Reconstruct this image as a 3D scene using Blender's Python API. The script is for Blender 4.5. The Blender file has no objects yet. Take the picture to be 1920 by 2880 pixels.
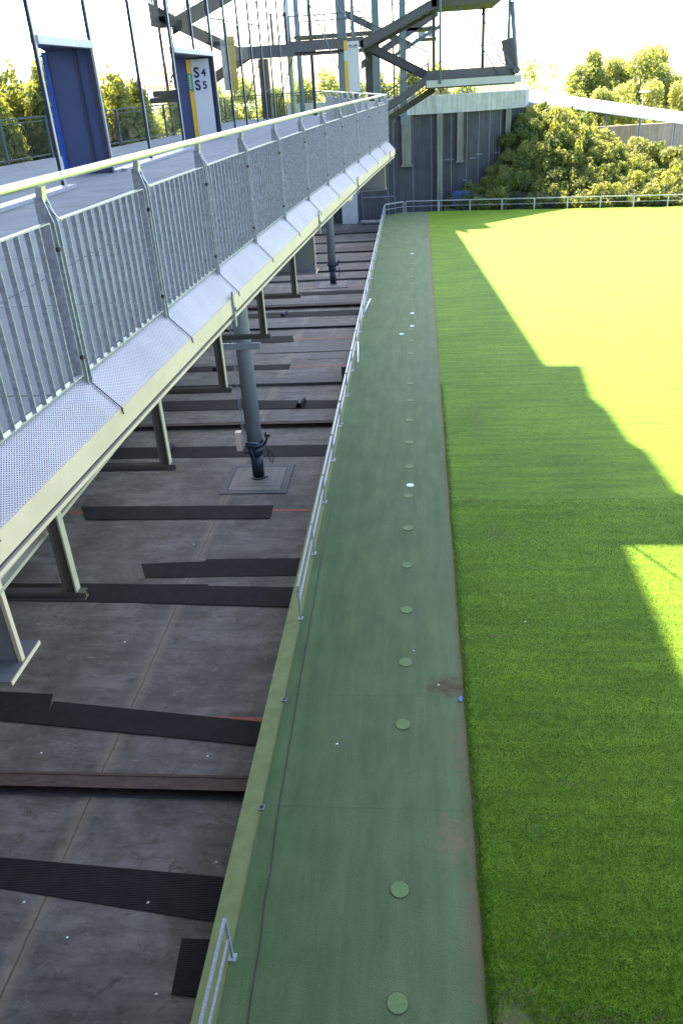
import bpy, math, random
from mathutils import Vector, Matrix
random.seed(7)
S = bpy.context.scene
C = S.collection
rad = math.radians

# ------------------------------------------------------------ camera, world, sun
H = 13.0
cam = bpy.data.cameras.new('camera'); camo = bpy.data.objects.new('camera', cam); C.objects.link(camo)
cam.sensor_fit = 'VERTICAL'; cam.sensor_height = 36; cam.sensor_width = 24; cam.lens = 27.77
cam.clip_start = .05; cam.clip_end = 6000
Rm = Matrix(((.995062, .010813, .098668), (.081297, .481529, -.872651), (-.056948, .876363, .478272)))
camo.matrix_world = Matrix.Translation((0, 0, H)) @ Rm.to_4x4()
S.camera = camo
SUN = Vector((-.36, .75, 1.0)).normalized()      # towards the sun
el = math.asin(SUN.z); az = math.atan2(SUN.x, SUN.y)
w = bpy.data.worlds.new('World'); S.world = w; w.use_nodes = True
nt = w.node_tree; bg = nt.nodes['Background']
sky = nt.nodes.new('ShaderNodeTexSky'); sky.sky_type = 'NISHITA'; sky.sun_disc = False
sky.sun_elevation = el; sky.sun_rotation = az; sky.air_density = 1.0; sky.dust_density = 2.0; sky.ozone_density = 1.6
nt.links.new(sky.outputs[0], bg.inputs[0]); bg.inputs[1].default_value = .110
sl = bpy.data.lights.new('sun', 'SUN'); sl.energy = 5.0; sl.angle = rad(.5); sl.color = (1, .86, .60)
so = bpy.data.objects.new('sun', sl); C.objects.link(so)
so.rotation_euler = SUN.to_track_quat('Z', 'Y').to_euler()
S.view_settings.view_transform = 'Standard'; S.view_settings.look = 'None'
S.view_settings.exposure = 2.92; S.view_settings.gamma = 1
S.cycles.max_bounces = 6; S.cycles.transparent_max_bounces = 24

# ------------------------------------------------------------ materials
MC = {}
def nodes(name):
    m = bpy.data.materials.new(name); m.use_nodes = True
    return m, m.node_tree, m.node_tree.nodes['Principled BSDF']
def N(t, kind, **kw):
    n = t.nodes.new(kind)
    for k, v in kw.items():
        if k.startswith('i_'): n.inputs[k[2:].replace('_', ' ')].default_value = v
        else: setattr(n, k, v)
    return n
def ramp(t, fac, stops):
    r = t.nodes.new('ShaderNodeValToRGB'); t.links.new(fac, r.inputs[0])
    e = r.color_ramp.elements
    while len(e) < len(stops): e.new(.5)
    for i, (p, c) in enumerate(stops): e[i].position = p; e[i].color = (*c, 1)
    return r.outputs[0]
def math_(t, op, a, b=None, c=None, clamp=False):
    n = t.nodes.new('ShaderNodeMath'); n.operation = op; n.use_clamp = clamp
    for i, v in enumerate((a, b, c)):
        if v is None: continue
        if isinstance(v, (int, float)): n.inputs[i].default_value = v
        else: t.links.new(v, n.inputs[i])
    return n.outputs[0]
def mix(t, fac, a, b, blend='MIX'):
    n = t.nodes.new('ShaderNodeMix'); n.data_type = 'RGBA'; n.blend_type = blend
    for s, v in ((n.inputs[0], fac), (n.inputs[6], a), (n.inputs[7], b)):
        if isinstance(v, (int, float)): s.default_value = v
        elif isinstance(v, tuple): s.default_value = (*v, 1)
        else: t.links.new(v, s)
    return n.outputs[2]
def pos(t, sc=(1, 1, 1), off=(0, 0, 0)):
    g = t.nodes.new('ShaderNodeNewGeometry'); m = t.nodes.new('ShaderNodeMapping')
    m.inputs['Scale'].default_value = sc; m.inputs['Location'].default_value = off
    t.links.new(g.outputs['Position'], m.inputs[0]); return m.outputs[0]
def noise(t, vec, scale, detail=4, rough=.55, dist=0):
    n = N(t, 'ShaderNodeTexNoise'); n.inputs['Scale'].default_value = scale; n.inputs['Detail'].default_value = detail
    n.inputs['Roughness'].default_value = rough; n.inputs['Distortion'].default_value = dist
    t.links.new(vec, n.inputs['Vector']); return n.outputs[0]
def bump(t, b, h, strength, dist=.02):
    n = t.nodes.new('ShaderNodeBump'); n.inputs['Strength'].default_value = strength; n.inputs['Distance'].default_value = dist
    t.links.new(h, n.inputs['Height']); t.links.new(n.outputs[0], b.inputs['Normal'])
def mat(name, col, rough=.6, metal=0, ns=3., amt=.25, bmp=0, bs=40, col2=None, sc=(1, 1, 1)):
    if name in MC: return MC[name]
    m, t, b = nodes(name)
    p = pos(t, sc)
    n = noise(t, p, ns, 5, .6)
    c2 = col2 or tuple(v * (1 - amt) for v in col); c1 = tuple(min(1, v * (1 + amt * .6)) for v in col)
    t.links.new(ramp(t, n, [(.3, c2), (.7, c1)]), b.inputs['Base Color'])
    b.inputs['Roughness'].default_value = rough; b.inputs['Metallic'].default_value = metal
    if bmp: bump(t, b, noise(t, p, bs, 3), bmp)
    MC[name] = m; return m

galv = mat('galvanised_steel', (.47, .475, .56), .42, .55, 30, .35, .05, 60)
galv_dull = mat('dull_galvanised_steel', (.32, .35, .40), .5, .4, 14, .35)
stain = mat('stainless_tube', (.80, .80, .80), .28, .9, 6, .05)
cream = mat('cream_paint', (.70, .53, .43), .5, 0, 2.2, .12, .03, 30)
hangw = mat('shade_toned_cream', (.115, .095, .085), .6, 0, 3, .15)  # cream hanger paint darkened; the shade on webs and channels is in the colour
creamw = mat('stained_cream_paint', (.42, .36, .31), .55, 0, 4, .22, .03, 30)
greyp = mat('grey_steel_paint', (.16, .15, .155), .5, 0, 3, .15)
dgrey = mat('dark_steel', (.035, .037, .042), .5, 0, 5, .3)
girdp = mat('girder_grey_paint', (.22, .20, .22), .5, 0, 2, .12)
towerp = mat('stair_tower_paint', (.125, .115, .135), .5, 0, 2, .15)
towerb = mat('stair_tower_blue_column', (.16, .20, .27), .45, 0, 2, .15)
brownp = mat('stair_soffit_paint', (.10, .09, .075), .6, 0, 2, .2)
light_fascia = mat('pale_landing_fascia', (.55, .55, .58), .5, 0, 2, .1)
frame_l = mat('pale_facade_frame', (.52, .54, .60), .4, .3, 2, .1)
frame_d = mat('dark_facade_frame', (.045, .055, .085), .4, .2, 2, .1)
bluep = mat('deep_blue_panel', (.055, .078, .20), .5, 0, 1.5, .12)
blueb = mat('bright_blue_edge', (.012, .085, .50), .35, 0, 1.5, .05)
yellow = mat('yellow_strip', (.75, .45, .03), .5, 0, 3, .08)
whitep = mat('white_sign_face', (.62, .62, .70), .45, 0, 2, .06)
navy = mat('navy_lettering', (.012, .012, .07), .5, 0, 3, .1)
greenp = mat('sign_green', (.10, .26, .13), .5, 0, 3, .1)
paleg = mat('sign_pale_script', (.55, .68, .60), .5, 0, 3, .1)
white = mat('bright_white_paint', (.8, .8, .8), .5, 0, 3, .06)
blackc = mat('dark_cable', (.02, .02, .022), .6)
rust = mat('rusty_steel', (.055, .026, .018), .8, .0, 9, .5, .2, 40, col2=(.018, .012, .012), sc=(.3, 1, 1))
redp = mat('red_oxide_line', (.23, .05, .028), .7, 0, 8, .3)
pipe_blue = mat('dark_blue_coating', (.018, .024, .045), .45, 0, 5, .3)
poleg = mat('column_grey_paint', (.22, .22, .245), .42, 0, 3, .10)
block = mat('aged_concrete_block', (.085, .08, .078), .85, 0, 6, .25, .2, 40)
bark = mat('bark', (.09, .065, .045), .9, 0, 8, .4, .3, 30)
blueplastic = mat('blue_plastic', (.02, .045, .16), .45)
tarp = mat('grey_tarpaulin', (.22, .23, .24), .7, 0, 5, .3, .3, 8)
iceb = mat('pale_blue_cap', (.50, .66, .72), .35, 0, 20, .2)
capg = mat('turf_green_cap', (.135, .20, .075), .8, 0, 30, .3, .2, 200)

# artificial turf apron
def m_turf():
    m, t, b = nodes('artificial_turf')
    p = pos(t); g = t.nodes.new('ShaderNodeSeparateXYZ'); t.links.new(p, g.inputs[0])
    x, y = g.outputs[0], g.outputs[1]
    n1 = noise(t, p, .9, 5); n2 = noise(t, p, 38, 3, .7); n3 = noise(t, pos(t, (1, .12, 1)), 2.2, 4)
    base = ramp(t, n1, [(.3, (.076, .118, .046)), (.7, (.102, .150, .064))])
    worn = mix(t, math_(t, 'MULTIPLY', math_(t, 'MULTIPLY_ADD', x, .19, .66, True), n3), base, (.155, .195, .115))
    f = ramp(t, n2, [(.25, (.62, .62, .62)), (.75, (1.22, 1.22, 1.22))])
    c = mix(t, 1.0, worn, f, 'MULTIPLY')
    n6 = noise(t, pos(t, (2.2, .25, 1)), 1.3, 5, .7)
    c = mix(t, 1.0, c, ramp(t, n6, [(.3, (.80, .82, .80)), (.7, (1.18, 1.14, 1.14))]), 'MULTIPLY')
    n7 = noise(t, p, 2.6, 6, .75)
    c = mix(t, math_(t, 'MULTIPLY', math_(t, 'SUBTRACT', n7, .58, None, True), 2.2, None, True), c, (.06, .085, .045))
    # earth spilled along the grass side
    dn = noise(t, p, 4.5, 7, .8)
    e = math_(t, 'MULTIPLY_ADD', x, 4.5, -3.7)
    e = math_(t, 'ADD', e, math_(t, 'MULTIPLY_ADD', dn, 2.4, -1.25), None, True)
    c = mix(t, math_(t, 'MULTIPLY', e, .85), c, (.165, .118, .078))
    for (px, py, sx, sy, k, cc) in ((.72, 14.85, .75, .35, 1.2, (.095, .062, .038)), (.62, 10.5, .5, .7, .9, (.19, .145, .095)), (.9, 8.7, .35, 1.6, .8, (.17,.12,.08)), (.85, 12.8, .28, 1.1, .8, (.17,.125,.085))):
        dx = math_(t, 'DIVIDE', math_(t, 'SUBTRACT', x, px), sx); dy = math_(t, 'DIVIDE', math_(t, 'SUBTRACT', y, py), sy)
        d = math_(t, 'SQRT', math_(t, 'ADD', math_(t, 'MULTIPLY', dx, dx), math_(t, 'MULTIPLY', dy, dy)))
        v = math_(t, 'SUBTRACT', k, math_(t, 'ADD', d, math_(t, 'MULTIPLY', math_(t, 'SUBTRACT', dn, .5), 5.0)), None, True)
        c = mix(t, math_(t, 'MULTIPLY', v, .95, None, True), c, cc)
    # seams across the strip
    for sy_ in (11.2, 14.55, 22.9, 30.8, 46.5, 61):
        s = math_(t, 'ABSOLUTE', math_(t, 'SUBTRACT', math_(t, 'ADD', y, math_(t, 'MULTIPLY', n1, .06)), sy_))
        s = math_(t, 'LESS_THAN', s, .018)
        c = mix(t, math_(t, 'MULTIPLY', s, math_(t, 'MULTIPLY', n1, .5)), c, (.05, .07, .04))
    t.links.new(c, b.inputs['Base Color']); b.inputs['Roughness'].default_value = .85
    b.inputs['Specular IOR Level'].default_value = .25
    bump(t, b, noise(t, p, 45, 4, .8), .7, .02); return m
turf = m_turf()
ledge = mat('ledge_turf', (.17, .20, .075), .9, 0, 3, .2, .3, 60)

def m_grass():
    m, t, b = nodes('mown_grass')
    p = pos(t); n1 = noise(t, p, .28, 5, .6); n2 = noise(t, p, 22, 4, .75); n3 = noise(t, pos(t, (.28, 2.6, 1)), 1.1, 5, .6)
    n4 = noise(t, p, 5, 4, .7)
    c = ramp(t, n1, [(.3, (.085, .172, .007)), (.7, (.128, .232, .010))])
    c = mix(t, 1.0, c, ramp(t, n3, [(.32, (.72, .75, .72)), (.68, (1.22, 1.18, 1.1))]), 'MULTIPLY')
    c = mix(t, 1.0, c, ramp(t, n2, [(.28, (.60, .62, .55)), (.72, (1.4, 1.36, 1.3))]), 'MULTIPLY')
    c = mix(t, 1.0, c, ramp(t, n4, [(.3, (.72, .74, .72)), (.7, (1.16, 1.14, 1.1))]), 'MULTIPLY')
    g = t.nodes.new('ShaderNodeSeparateXYZ'); t.links.new(p, g.inputs[0]); x, y = g.outputs[0], g.outputs[1]
    dn = noise(t, pos(t, (1, 1.6, 1)), 4.5, 7, .8)
    for (px, py, sx, sy, k) in ((1.3, 7.0, .5, .55, 1.5), (2.7, 7.2, 1.6, .3, .7), (2.1, 8.6, .5, .7, .4), (2.2, 10.8, .6, .6, .3), (3.0, 12.0, .9, .4, .25), (2.5, 22.0, .35, .5, .7), (2.0, 16.8, 1., .09, .8), (2.1, 24.4, .8, .1, .7), (2.4, 32, .25, 3, .6)):
        dx = math_(t, 'DIVIDE', math_(t, 'SUBTRACT', x, px), sx); dy = math_(t, 'DIVIDE', math_(t, 'SUBTRACT', y, py), sy)
        d = math_(t, 'SQRT', math_(t, 'ADD', math_(t, 'MULTIPLY', dx, dx), math_(t, 'MULTIPLY', dy, dy)))
        v = math_(t, 'SUBTRACT', k, math_(t, 'ADD', d, math_(t, 'MULTIPLY', math_(t, 'SUBTRACT', dn, .5), 6.5)), None, True)
        c = mix(t, math_(t, 'MULTIPLY', v, .75), c, (.13, .11, .055))
    t.links.new(c, b.inputs['Base Color']); b.inputs['Roughness'].default_value = .75
    b.inputs['Specular IOR Level'].default_value = .2
    bump(t, b, noise(t, p, 26, 5, .85), 1.0, .045); return m
grass = m_grass()

def m_pit():
    m, t, b = nodes('stained_pit_concrete')
    p = pos(t); g = t.nodes.new('ShaderNodeSeparateXYZ'); t.links.new(p, g.inputs[0]); x, y = g.outputs[0], g.outputs[1]
    n1 = noise(t, p, .55, 7, .65, .6); n2 = noise(t, pos(t, (.4, 2.0, 1)), 1.5, 7, .72); n3 = noise(t, p, 30, 3)
    c = ramp(t, n1, [(.3, (.026, .022, .020)), (.5, (.064, .059, .056)), (.7, (.112, .106, .105))])
    c = mix(t, 1.0, c, ramp(t, n2, [(.3, (.42, .38, .36)), (.5, (1, 1, 1)), (.72, (1.7, 1.62, 1.6))]), 'MULTIPLY')
    c = mix(t, 1.0, c, ramp(t, n3, [(.3, (.88, .88, .88)), (.7, (1.1, 1.1, 1.1))]), 'MULTIPLY')
    n5 = noise(t, p, 1.3, 5, .7)
    n8 = noise(t, pos(t, (1, 1.3, 1), (4, 9, 0)), 2.3, 9, .78, .8)
    c = mix(t, math_(t, 'MULTIPLY', math_(t, 'SUBTRACT', n8, .53, None, True), 8., None, True), c, (.022, .015, .012))
    n9 = noise(t, pos(t, (.7, 1.5, 1), (14, 3, 0)), 3.1, 9, .8, .5)
    c = mix(t, math_(t, 'MULTIPLY', math_(t, 'SUBTRACT', n9, .575, None, True), 6., None, True), c, (.20, .185, .175))
    for jy in (18.3, 24.6, 30.9, 39.9, 41.6, 43.1, 46.9, 54.0, 60.6, 68.3, 72.1, 76.6, 81.5, 86.6):
        jj = math_(t, 'ABSOLUTE', math_(t, 'SUBTRACT', math_(t, 'ADD', y, math_(t, 'MULTIPLY', n5, .05)), jy))
        if jy > 35: c = mix(t, math_(t, 'MULTIPLY', math_(t, 'LESS_THAN', jj, .05), .7), c, (.018, .015, .014))
    j = math_(t, 'ABSOLUTE', math_(t, 'SUBTRACT', math_(t, 'ADD', x, math_(t, 'MULTIPLY', n5, .12)), -7.74))
    c = mix(t, math_(t, 'MULTIPLY', math_(t, 'SUBTRACT', 1, math_(t, 'MULTIPLY', j, 3.2), None, True), .45), c, (.20, .165, .125))
    c = mix(t, math_(t, 'MULTIPLY', math_(t, 'LESS_THAN', j, .022), .8), c, (.03, .022, .018))
    pale = math_(t, 'MULTIPLY', math_(t, 'SUBTRACT', noise(t, p, .9, 4, .6), .52, None, True), 3.0, None, True)
    c = mix(t, math_(t, 'MULTIPLY', pale, .35), c, (.17, .16, .15))
    t.links.new(c, b.inputs['Base Color']); b.inputs['Roughness'].default_value = .72
    bump(t, b, n3, .15, .01); return m
pitm = m_pit()
def m_mat():
    m, t, b = nodes('ribbed_rubber')
    p = pos(t); wv = N(t, 'ShaderNodeTexWave'); wv.bands_direction = 'Y'; wv.inputs['Scale'].default_value = 8
    t.links.new(p, wv.inputs[0])
    n = noise(t, p, 2.5, 5)
    t.links.new(ramp(t, n, [(.3, (.006, .006, .007)), (.7, (.012, .012, .015))]), b.inputs['Base Color'])
    b.inputs['Roughness'].default_value = .75; b.inputs['Specular IOR Level'].default_value = .15; bump(t, b, wv.outputs[1], .5, .02); return m
rubber = m_mat()
rubber_grey = mat('weathered_rubber', (.02, .021, .024), .65, 0, 4, .3)

def m_deck():
    m, t, b = nodes('tread_plate')
    p = pos(t); n = noise(t, p, 1.4, 5)
    c = ramp(t, n, [(.3, (.22, .22, .285)), (.7, (.285, .285, .355))])
    br = N(t, 'ShaderNodeTexBrick'); br.inputs['Scale'].default_value = 1
    br.inputs['Brick Width'].default_value = 1.75; br.inputs['Row Height'].default_value = 2.4; br.inputs['Mortar Size'].default_value = .012; br.offset = 0
    br.inputs['Color1'].default_value = (1, 1, 1, 1); br.inputs['Color2'].default_value = (.93, .93, .93, 1); br.inputs['Mortar'].default_value = (.3, .3, .3, 1)
    t.links.new(pos(t, (1, 1, 1), (.4, .2, 0)), br.inputs['Vector'])
    c = mix(t, 1.0, c, br.outputs[0], 'MULTIPLY')
    mp = t.nodes.new('ShaderNodeMapping'); mp.inputs['Rotation'].default_value = (0, 0, rad(45)); t.links.new(p, mp.inputs[0])
    ck = N(t, 'ShaderNodeTexVoronoi'); ck.inputs['Scale'].default_value = 26; ck.inputs['Randomness'].default_value = 0
    t.links.new(mp.outputs[0], ck.inputs['Vector'])
    dot = math_(t, 'LESS_THAN', ck.outputs['Distance'], .26)
    c = mix(t, math_(t, 'MULTIPLY', dot, .28), c, (.16, .17, .21))
    t.links.new(c, b.inputs['Base Color']); b.inputs['Roughness'].default_value = .8; b.inputs['Specular IOR Level'].default_value = .08
    bump(t, b, dot, .3, .004); return m
deckm = m_deck()

def m_perf():
    m, t, b = nodes('perforated_plate')
    uv = t.nodes.new('ShaderNodeUVMap'); p = uv.outputs[0]
    def grid(off):
        mp = t.nodes.new('ShaderNodeMapping'); mp.inputs['Scale'].default_value = (1 / .030, 1 / .01732, 1); mp.inputs['Location'].default_value = (off, off, 0)
        t.links.new(p, mp.inputs[0])
        fr = N(t, 'ShaderNodeVectorMath'); fr.operation = 'FRACTION'; t.links.new(mp.outputs[0], fr.inputs[0])
        sb = N(t, 'ShaderNodeVectorMath'); sb.operation = 'SUBTRACT'; t.links.new(fr.outputs[0], sb.inputs[0]); sb.inputs[1].default_value = (.5, .5, 0)
        ml = N(t, 'ShaderNodeVectorMath'); ml.operation = 'MULTIPLY'; t.links.new(sb.outputs[0], ml.inputs[0]); ml.inputs[1].default_value = (1.73, 1, 0)
        ln = N(t, 'ShaderNodeVectorMath'); ln.operation = 'LENGTH'; t.links.new(ml.outputs[0], ln.inputs[0])
        return ln.outputs['Value']
    d = math_(t, 'MINIMUM', grid(0), grid(.5))
    hole = math_(t, 'LESS_THAN', d, .28)
    n = noise(t, pos(t), 2.0, 5); n2 = noise(t, pos(t), 9, 5, .7)
    c = ramp(t, n, [(.3, (.42, .365, .41)), (.7, (.55, .475, .525))])
    st = math_(t, 'MULTIPLY', math_(t, 'SUBTRACT', n2, .6, None, True), 3., None, True)
    c = mix(t, st, c, (.35, .33, .33))
    t.links.new(c, b.inputs['Base Color']); b.inputs['Roughness'].default_value = .42; b.inputs['Metallic'].default_value = .2
    tr = t.nodes.new('ShaderNodeBsdfTransparent'); mx = t.nodes.new('ShaderNodeMixShader')
    t.links.new(hole, mx.inputs[0]); t.links.new(b.outputs[0], mx.inputs[1]); t.links.new(tr.outputs[0], mx.inputs[2])
    t.links.new(mx.outputs[0], t.nodes['Material Output'].inputs[0]); return m
perf = m_perf()

def m_glass():
    m, t, b = nodes('clear_glass')
    tr = t.nodes.new('ShaderNodeBsdfTransparent'); tr.inputs[0].default_value = (.93, .955, .96, 1)
    gl = t.nodes.new('ShaderNodeBsdfGlossy'); gl.inputs['Roughness'].default_value = .02
    lw = t.nodes.new('ShaderNodeFresnel'); lw.inputs[0].default_value = 1.35
    mx = t.nodes.new('ShaderNodeMixShader'); t.links.new(math_(t, 'MULTIPLY', lw.outputs[0], .022), mx.inputs[0])
    t.links.new(tr.outputs[0], mx.inputs[1]); t.links.new(gl.outputs[0], mx.inputs[2])
    t.links.new(mx.outputs[0], t.nodes['Material Output'].inputs[0]); return m
glass = m_glass()

def m_leaf(name, c1, c2, tr=.35):
    m, t, b = nodes(name)
    oi = t.nodes.new('ShaderNodeObjectInfo')
    p = pos(t); n = noise(t, p, .9, 4, .6); n2 = noise(t, p, 6, 3)
    f = math_(t, 'ADD', math_(t, 'MULTIPLY', n, .8), math_(t, 'MULTIPLY', oi.outputs['Random'], .22))
    f = math_(t, 'ADD', f, math_(t, 'MULTIPLY_ADD', n2, .5, -.27))
    c = ramp(t, f, [(.3, c1), (.75, c2)])
    t.links.new(c, b.inputs['Base Color']); b.inputs['Roughness'].default_value = .5; b.inputs['Specular IOR Level'].default_value = .3
    tl = t.nodes.new('ShaderNodeBsdfTranslucent'); t.links.new(mix(t, 1., c, (1.9, 1.7, .8), 'MULTIPLY'), tl.inputs[0])
    mx = t.nodes.new('ShaderNodeMixShader'); mx.inputs[0].default_value = tr
    t.links.new(b.outputs[0], mx.inputs[1]); t.links.new(tl.outputs[0], mx.inputs[2])
    t.links.new(mx.outputs[0], t.nodes['Material Output'].inputs[0]); return m
leaf_shrub = m_leaf('shrub_leaves', (.05, .095, .03), (.31, .33, .12), .62)
leaf_tree = m_leaf('tree_leaves', (.16, .21, .09), (.34, .37, .17), .62)  # kept pale: distance haze is put into the leaf colour
leaf_left = m_leaf('poplar_leaves', (.10, .14, .035), (.32, .31, .08), .45)

def m_conc(name, c1, c2, streak=True):
    m, t, b = nodes(name)
    p = pos(t); n = noise(t, p, .8, 6, .65); n2 = noise(t, pos(t, (3, 3, .18)), 1.2, 5, .7)
    c = ramp(t, n, [(.3, c1), (.7, c2)])
    if streak: c = mix(t, 1., c, ramp(t, n2, [(.3, (.62, .61, .58)), (.6, (1.05, 1.05, 1.05))]), 'MULTIPLY')
    t.links.new(c, b.inputs['Base Color']); b.inputs['Roughness'].default_value = .85
    bump(t, b, noise(t, p, 14, 4), .2, .02); return m
conc = m_conc('weathered_concrete', (.34, .335, .32), (.50, .49, .47))
conc_col = m_conc('pillar_concrete', (.15, .142, .125), (.22, .21, .185))
conc_pale = m_conc('pale_pillar_concrete', (.36, .37, .40), (.46, .47, .50), False)
wallm = m_conc('slate_wall_panel', (.050, .049, .060), (.078, .077, .092))
wall_line = mat('wall_joint_profile', (.15, .16, .20), .6, 0, 2, .15)
wallb = m_conc('beige_retaining_wall', (.30, .26, .20), (.42, .37, .30))
earth = mat('earth', (.05, .055, .02), .95, 0, 1.2, .4, .4, 8)
land = mat('distant_meadow', (.07, .10, .03), .95, 0, .02, .5)
hillm = mat('distant_woodland', (.10, .14, .12), .95, 0, .01, .3)

# ------------------------------------------------------------ mesh helpers
ORG = {}
class MB:
    def __init__(s): s.v = []; s.f = []; s.uv = None; s.smooth = set()
    def quad(s, a, b, c, d):
        i = len(s.v); s.v += [tuple(a), tuple(b), tuple(c), tuple(d)]; s.f.append((i, i+1, i+2, i+3)); return s
    def box(s, x0, y0, z0, x1, y1, z1):
        i = len(s.v)
        s.v += [(x0,y0,z0),(x1,y0,z0),(x1,y1,z0),(x0,y1,z0),(x0,y0,z1),(x1,y0,z1),(x1,y1,z1),(x0,y1,z1)]
        s.f += [tuple(i+k for k in q) for q in ((0,3,2,1),(4,5,6,7),(0,1,5,4),(1,2,6,5),(2,3,7,6),(3,0,4,7))]; return s
    def bar(s, p0, p1, w_, h_, up=(0,0,1)):
        p0, p1 = Vector(p0), Vector(p1); d = (p1-p0).normalized(); u = Vector(up)
        if abs(d.dot(u)) > .99: u = Vector((0,1,0))
        a = d.cross(u).normalized(); b = a.cross(d).normalized(); i = len(s.v)
        for p in (p0, p1):
            for sa, sb in ((-1,-1),(1,-1),(1,1),(-1,1)): s.v.append(tuple(p + a*sa*w_/2 + b*sb*h_/2))
        s.f += [tuple(i+k for k in q) for q in ((0,1,2,3),(7,6,5,4),(0,4,5,1),(1,5,6,2),(2,6,7,3),(3,7,4,0))]; return s
    def tube(s, pts, r, n=10, r1=None, cap=True):
        pts = [Vector(p) for p in pts]; i0 = len(s.v); m = len(pts)
        ref = None
        for k, p in enumerate(pts):
            d = (pts[min(k+1, m-1)] - pts[max(k-1, 0)]).normalized()
            u = ref if ref is not None and abs(ref.dot(d)) < .95 else (Vector((0,0,1)) if abs(d.z) < .9 else Vector((0,1,0)))
            a = d.cross(u).normalized(); b = a.cross(d).normalized(); ref = b
            rr = r if r1 is None else r + (r1-r)*k/(m-1)
            for j in range(n):
                t_ = 2*math.pi*j/n; s.v.append(tuple(p + a*math.cos(t_)*rr + b*math.sin(t_)*rr))
        for k in range(m-1):
            for j in range(n):
                s.smooth.add(len(s.f)); j2 = (j+1) % n
                s.f.append((i0+k*n+j, i0+k*n+j2, i0+(k+1)*n+j2, i0+(k+1)*n+j))
        if cap:
            s.f.append(tuple(i0+j for j in range(n))[::-1]); s.f.append(tuple(i0+(m-1)*n+j for j in range(n)))
        return s
    def prism(s, poly, z0, z1):
        i = len(s.v); n = len(poly)
        s.v += [(x, y, z0) for x, y in poly] + [(x, y, z1) for x, y in poly]
        s.f += [tuple(i+k for k in range(n))[::-1], tuple(i+n+k for k in range(n))]
        for k in range(n): s.f.append((i+k, i+(k+1) % n, i+n+(k+1) % n, i+n+k))
        return s
    def plate(s, prof, off):          # planar polygon extruded by a vector
        off = Vector(off); i = len(s.v); n = len(prof)
        s.v += [tuple(p) for p in prof] + [tuple(Vector(p)+off) for p in prof]
        s.f += [tuple(i+k for k in range(n))[::-1], tuple(i+n+k for k in range(n))]
        for k in range(n): s.f.append((i+k, i+(k+1) % n, i+n+(k+1) % n, i+n+k))
        return s
    def build(s, name, m, parent=None, uvs=None, label=None, recalc=True):
        me = bpy.data.meshes.new(name)
        o = Vector((0,0,0)) if parent is None else ORG[parent.name]
        me.from_pydata([tuple(Vector(v)-o) for v in s.v], [], s.f)
        if s.smooth:
            fl = [i in s.smooth for i in range(len(s.f))]; me.polygons.foreach_set('use_smooth', fl)
        if uvs:
            l = me.uv_layers.new(name='UVMap')
            for lp in me.loops: l.data[lp.index].uv = uvs[lp.vertex_index]
        if recalc and len(s.f) < 60000:
            import bmesh
            bm = bmesh.new(); bm.from_mesh(me); bmesh.ops.recalc_face_normals(bm, faces=bm.faces); bm.to_mesh(me); bm.free()
        me.materials.append(m)
        ob = bpy.data.objects.new(name, me); C.objects.link(ob)
        if parent is not None: ob.parent = parent
        ORG[ob.name] = o
        if label: ob['label'] = label
        return ob
def thing(name, loc, label, cat, group=None):
    o = bpy.data.objects.new(name, None); C.objects.link(o); o.location = loc; ORG[o.name] = Vector(loc)
    o.empty_display_size = .2
    o['label'] = label; o['category'] = cat
    if group: o['group'] = group
    return o
def tag(o, label, cat, group=None, kind=None):
    o['label'] = label; o['category'] = cat
    if group: o['group'] = group
    if kind: o['kind'] = kind
    return o
def struct(o, label, cat='ground'):
    o['kind'] = 'structure'; o['label'] = label; o['category'] = cat; return o
def dup(o, loc, label=None):
    r = o.copy(); C.objects.link(r); r.location = loc
    if label: r['label'] = label
    for ch in o.children:
        c = ch.copy(); C.objects.link(c); c.parent = r
        for g in ch.children:
            d = g.copy(); C.objects.link(d); d.parent = c
    return r
def lettering(txt, size, loc, m, parent, name='lettering', rot=(rad(90), 0, 0)):
    cu = bpy.data.curves.new('tmp', 'FONT'); cu.body = txt; cu.size = size; cu.extrude = .004; cu.align_x = 'CENTER'; cu.offset = size*.028
    tmp = bpy.data.objects.new('tmp', cu)
    me = bpy.data.meshes.new_from_object(tmp); me.name = name
    me.materials.clear(); me.materials.append(m)
    bpy.data.objects.remove(tmp)
    o = bpy.data.objects.new(name, me); C.objects.link(o); o.parent = parent
    o.location = Vector(loc) - ORG[parent.name]; o.rotation_euler = rot; ORG[o.name] = Vector(loc)
    return o

# ------------------------------------------------------------ ground, pit, pitch
def far_y(x): return 92.1 - .185*(x + 1.2) if x > -1.3 else 92.1
o = MB().quad((-3000,-400,-1.9),(3000,-400,-1.9),(3000,4500,-1.9),(-3000,4500,-1.9)).build('ground', land)
struct(o, 'flat green land reaching out to the hazy horizon')
o = MB().quad((-26,-12,-1.5),(-3.6,-12,-1.5),(-3.6,97.5,-1.5),(-26,97.5,-1.5)).build('pit_floor', pitm)
struct(o, 'stained grey concrete floor of the sunken trench beside the pitch')
o = MB().prism([(-3.72,-12),(-3.3,-12),(-3.3,90.2),(-3.72,90.2)], -.3, -.012).build('kerb_ledge', ledge)
struct(o, 'narrow yellow green ledge along the edge of the artificial turf strip', 'kerb')
o = MB().prism([(-3.72,-12),(60,-12),(60,80.6),(-1.2,91.9),(-3.5,90.2),(-3.72,90.2)], -1.2, -.31).build('pitch_tray', mat('tray_concrete', (.20,.20,.19), .85, 0, 2, .2, .2, 20))
struct(o, 'concrete tray that carries the pitch, seen as a dark edge above the pit', 'platform')
o = MB().prism([(-3.3,-12),(1.02,-12),(1.22,90.8),(1.28,91.55),(-1.2,92.0),(-3.4,90.2),(-3.3,17)], -.3, 0).build('artificial_turf_strip', turf)
struct(o, 'long strip of worn blue green artificial turf between the pit and the grass', 'turf')
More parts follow.
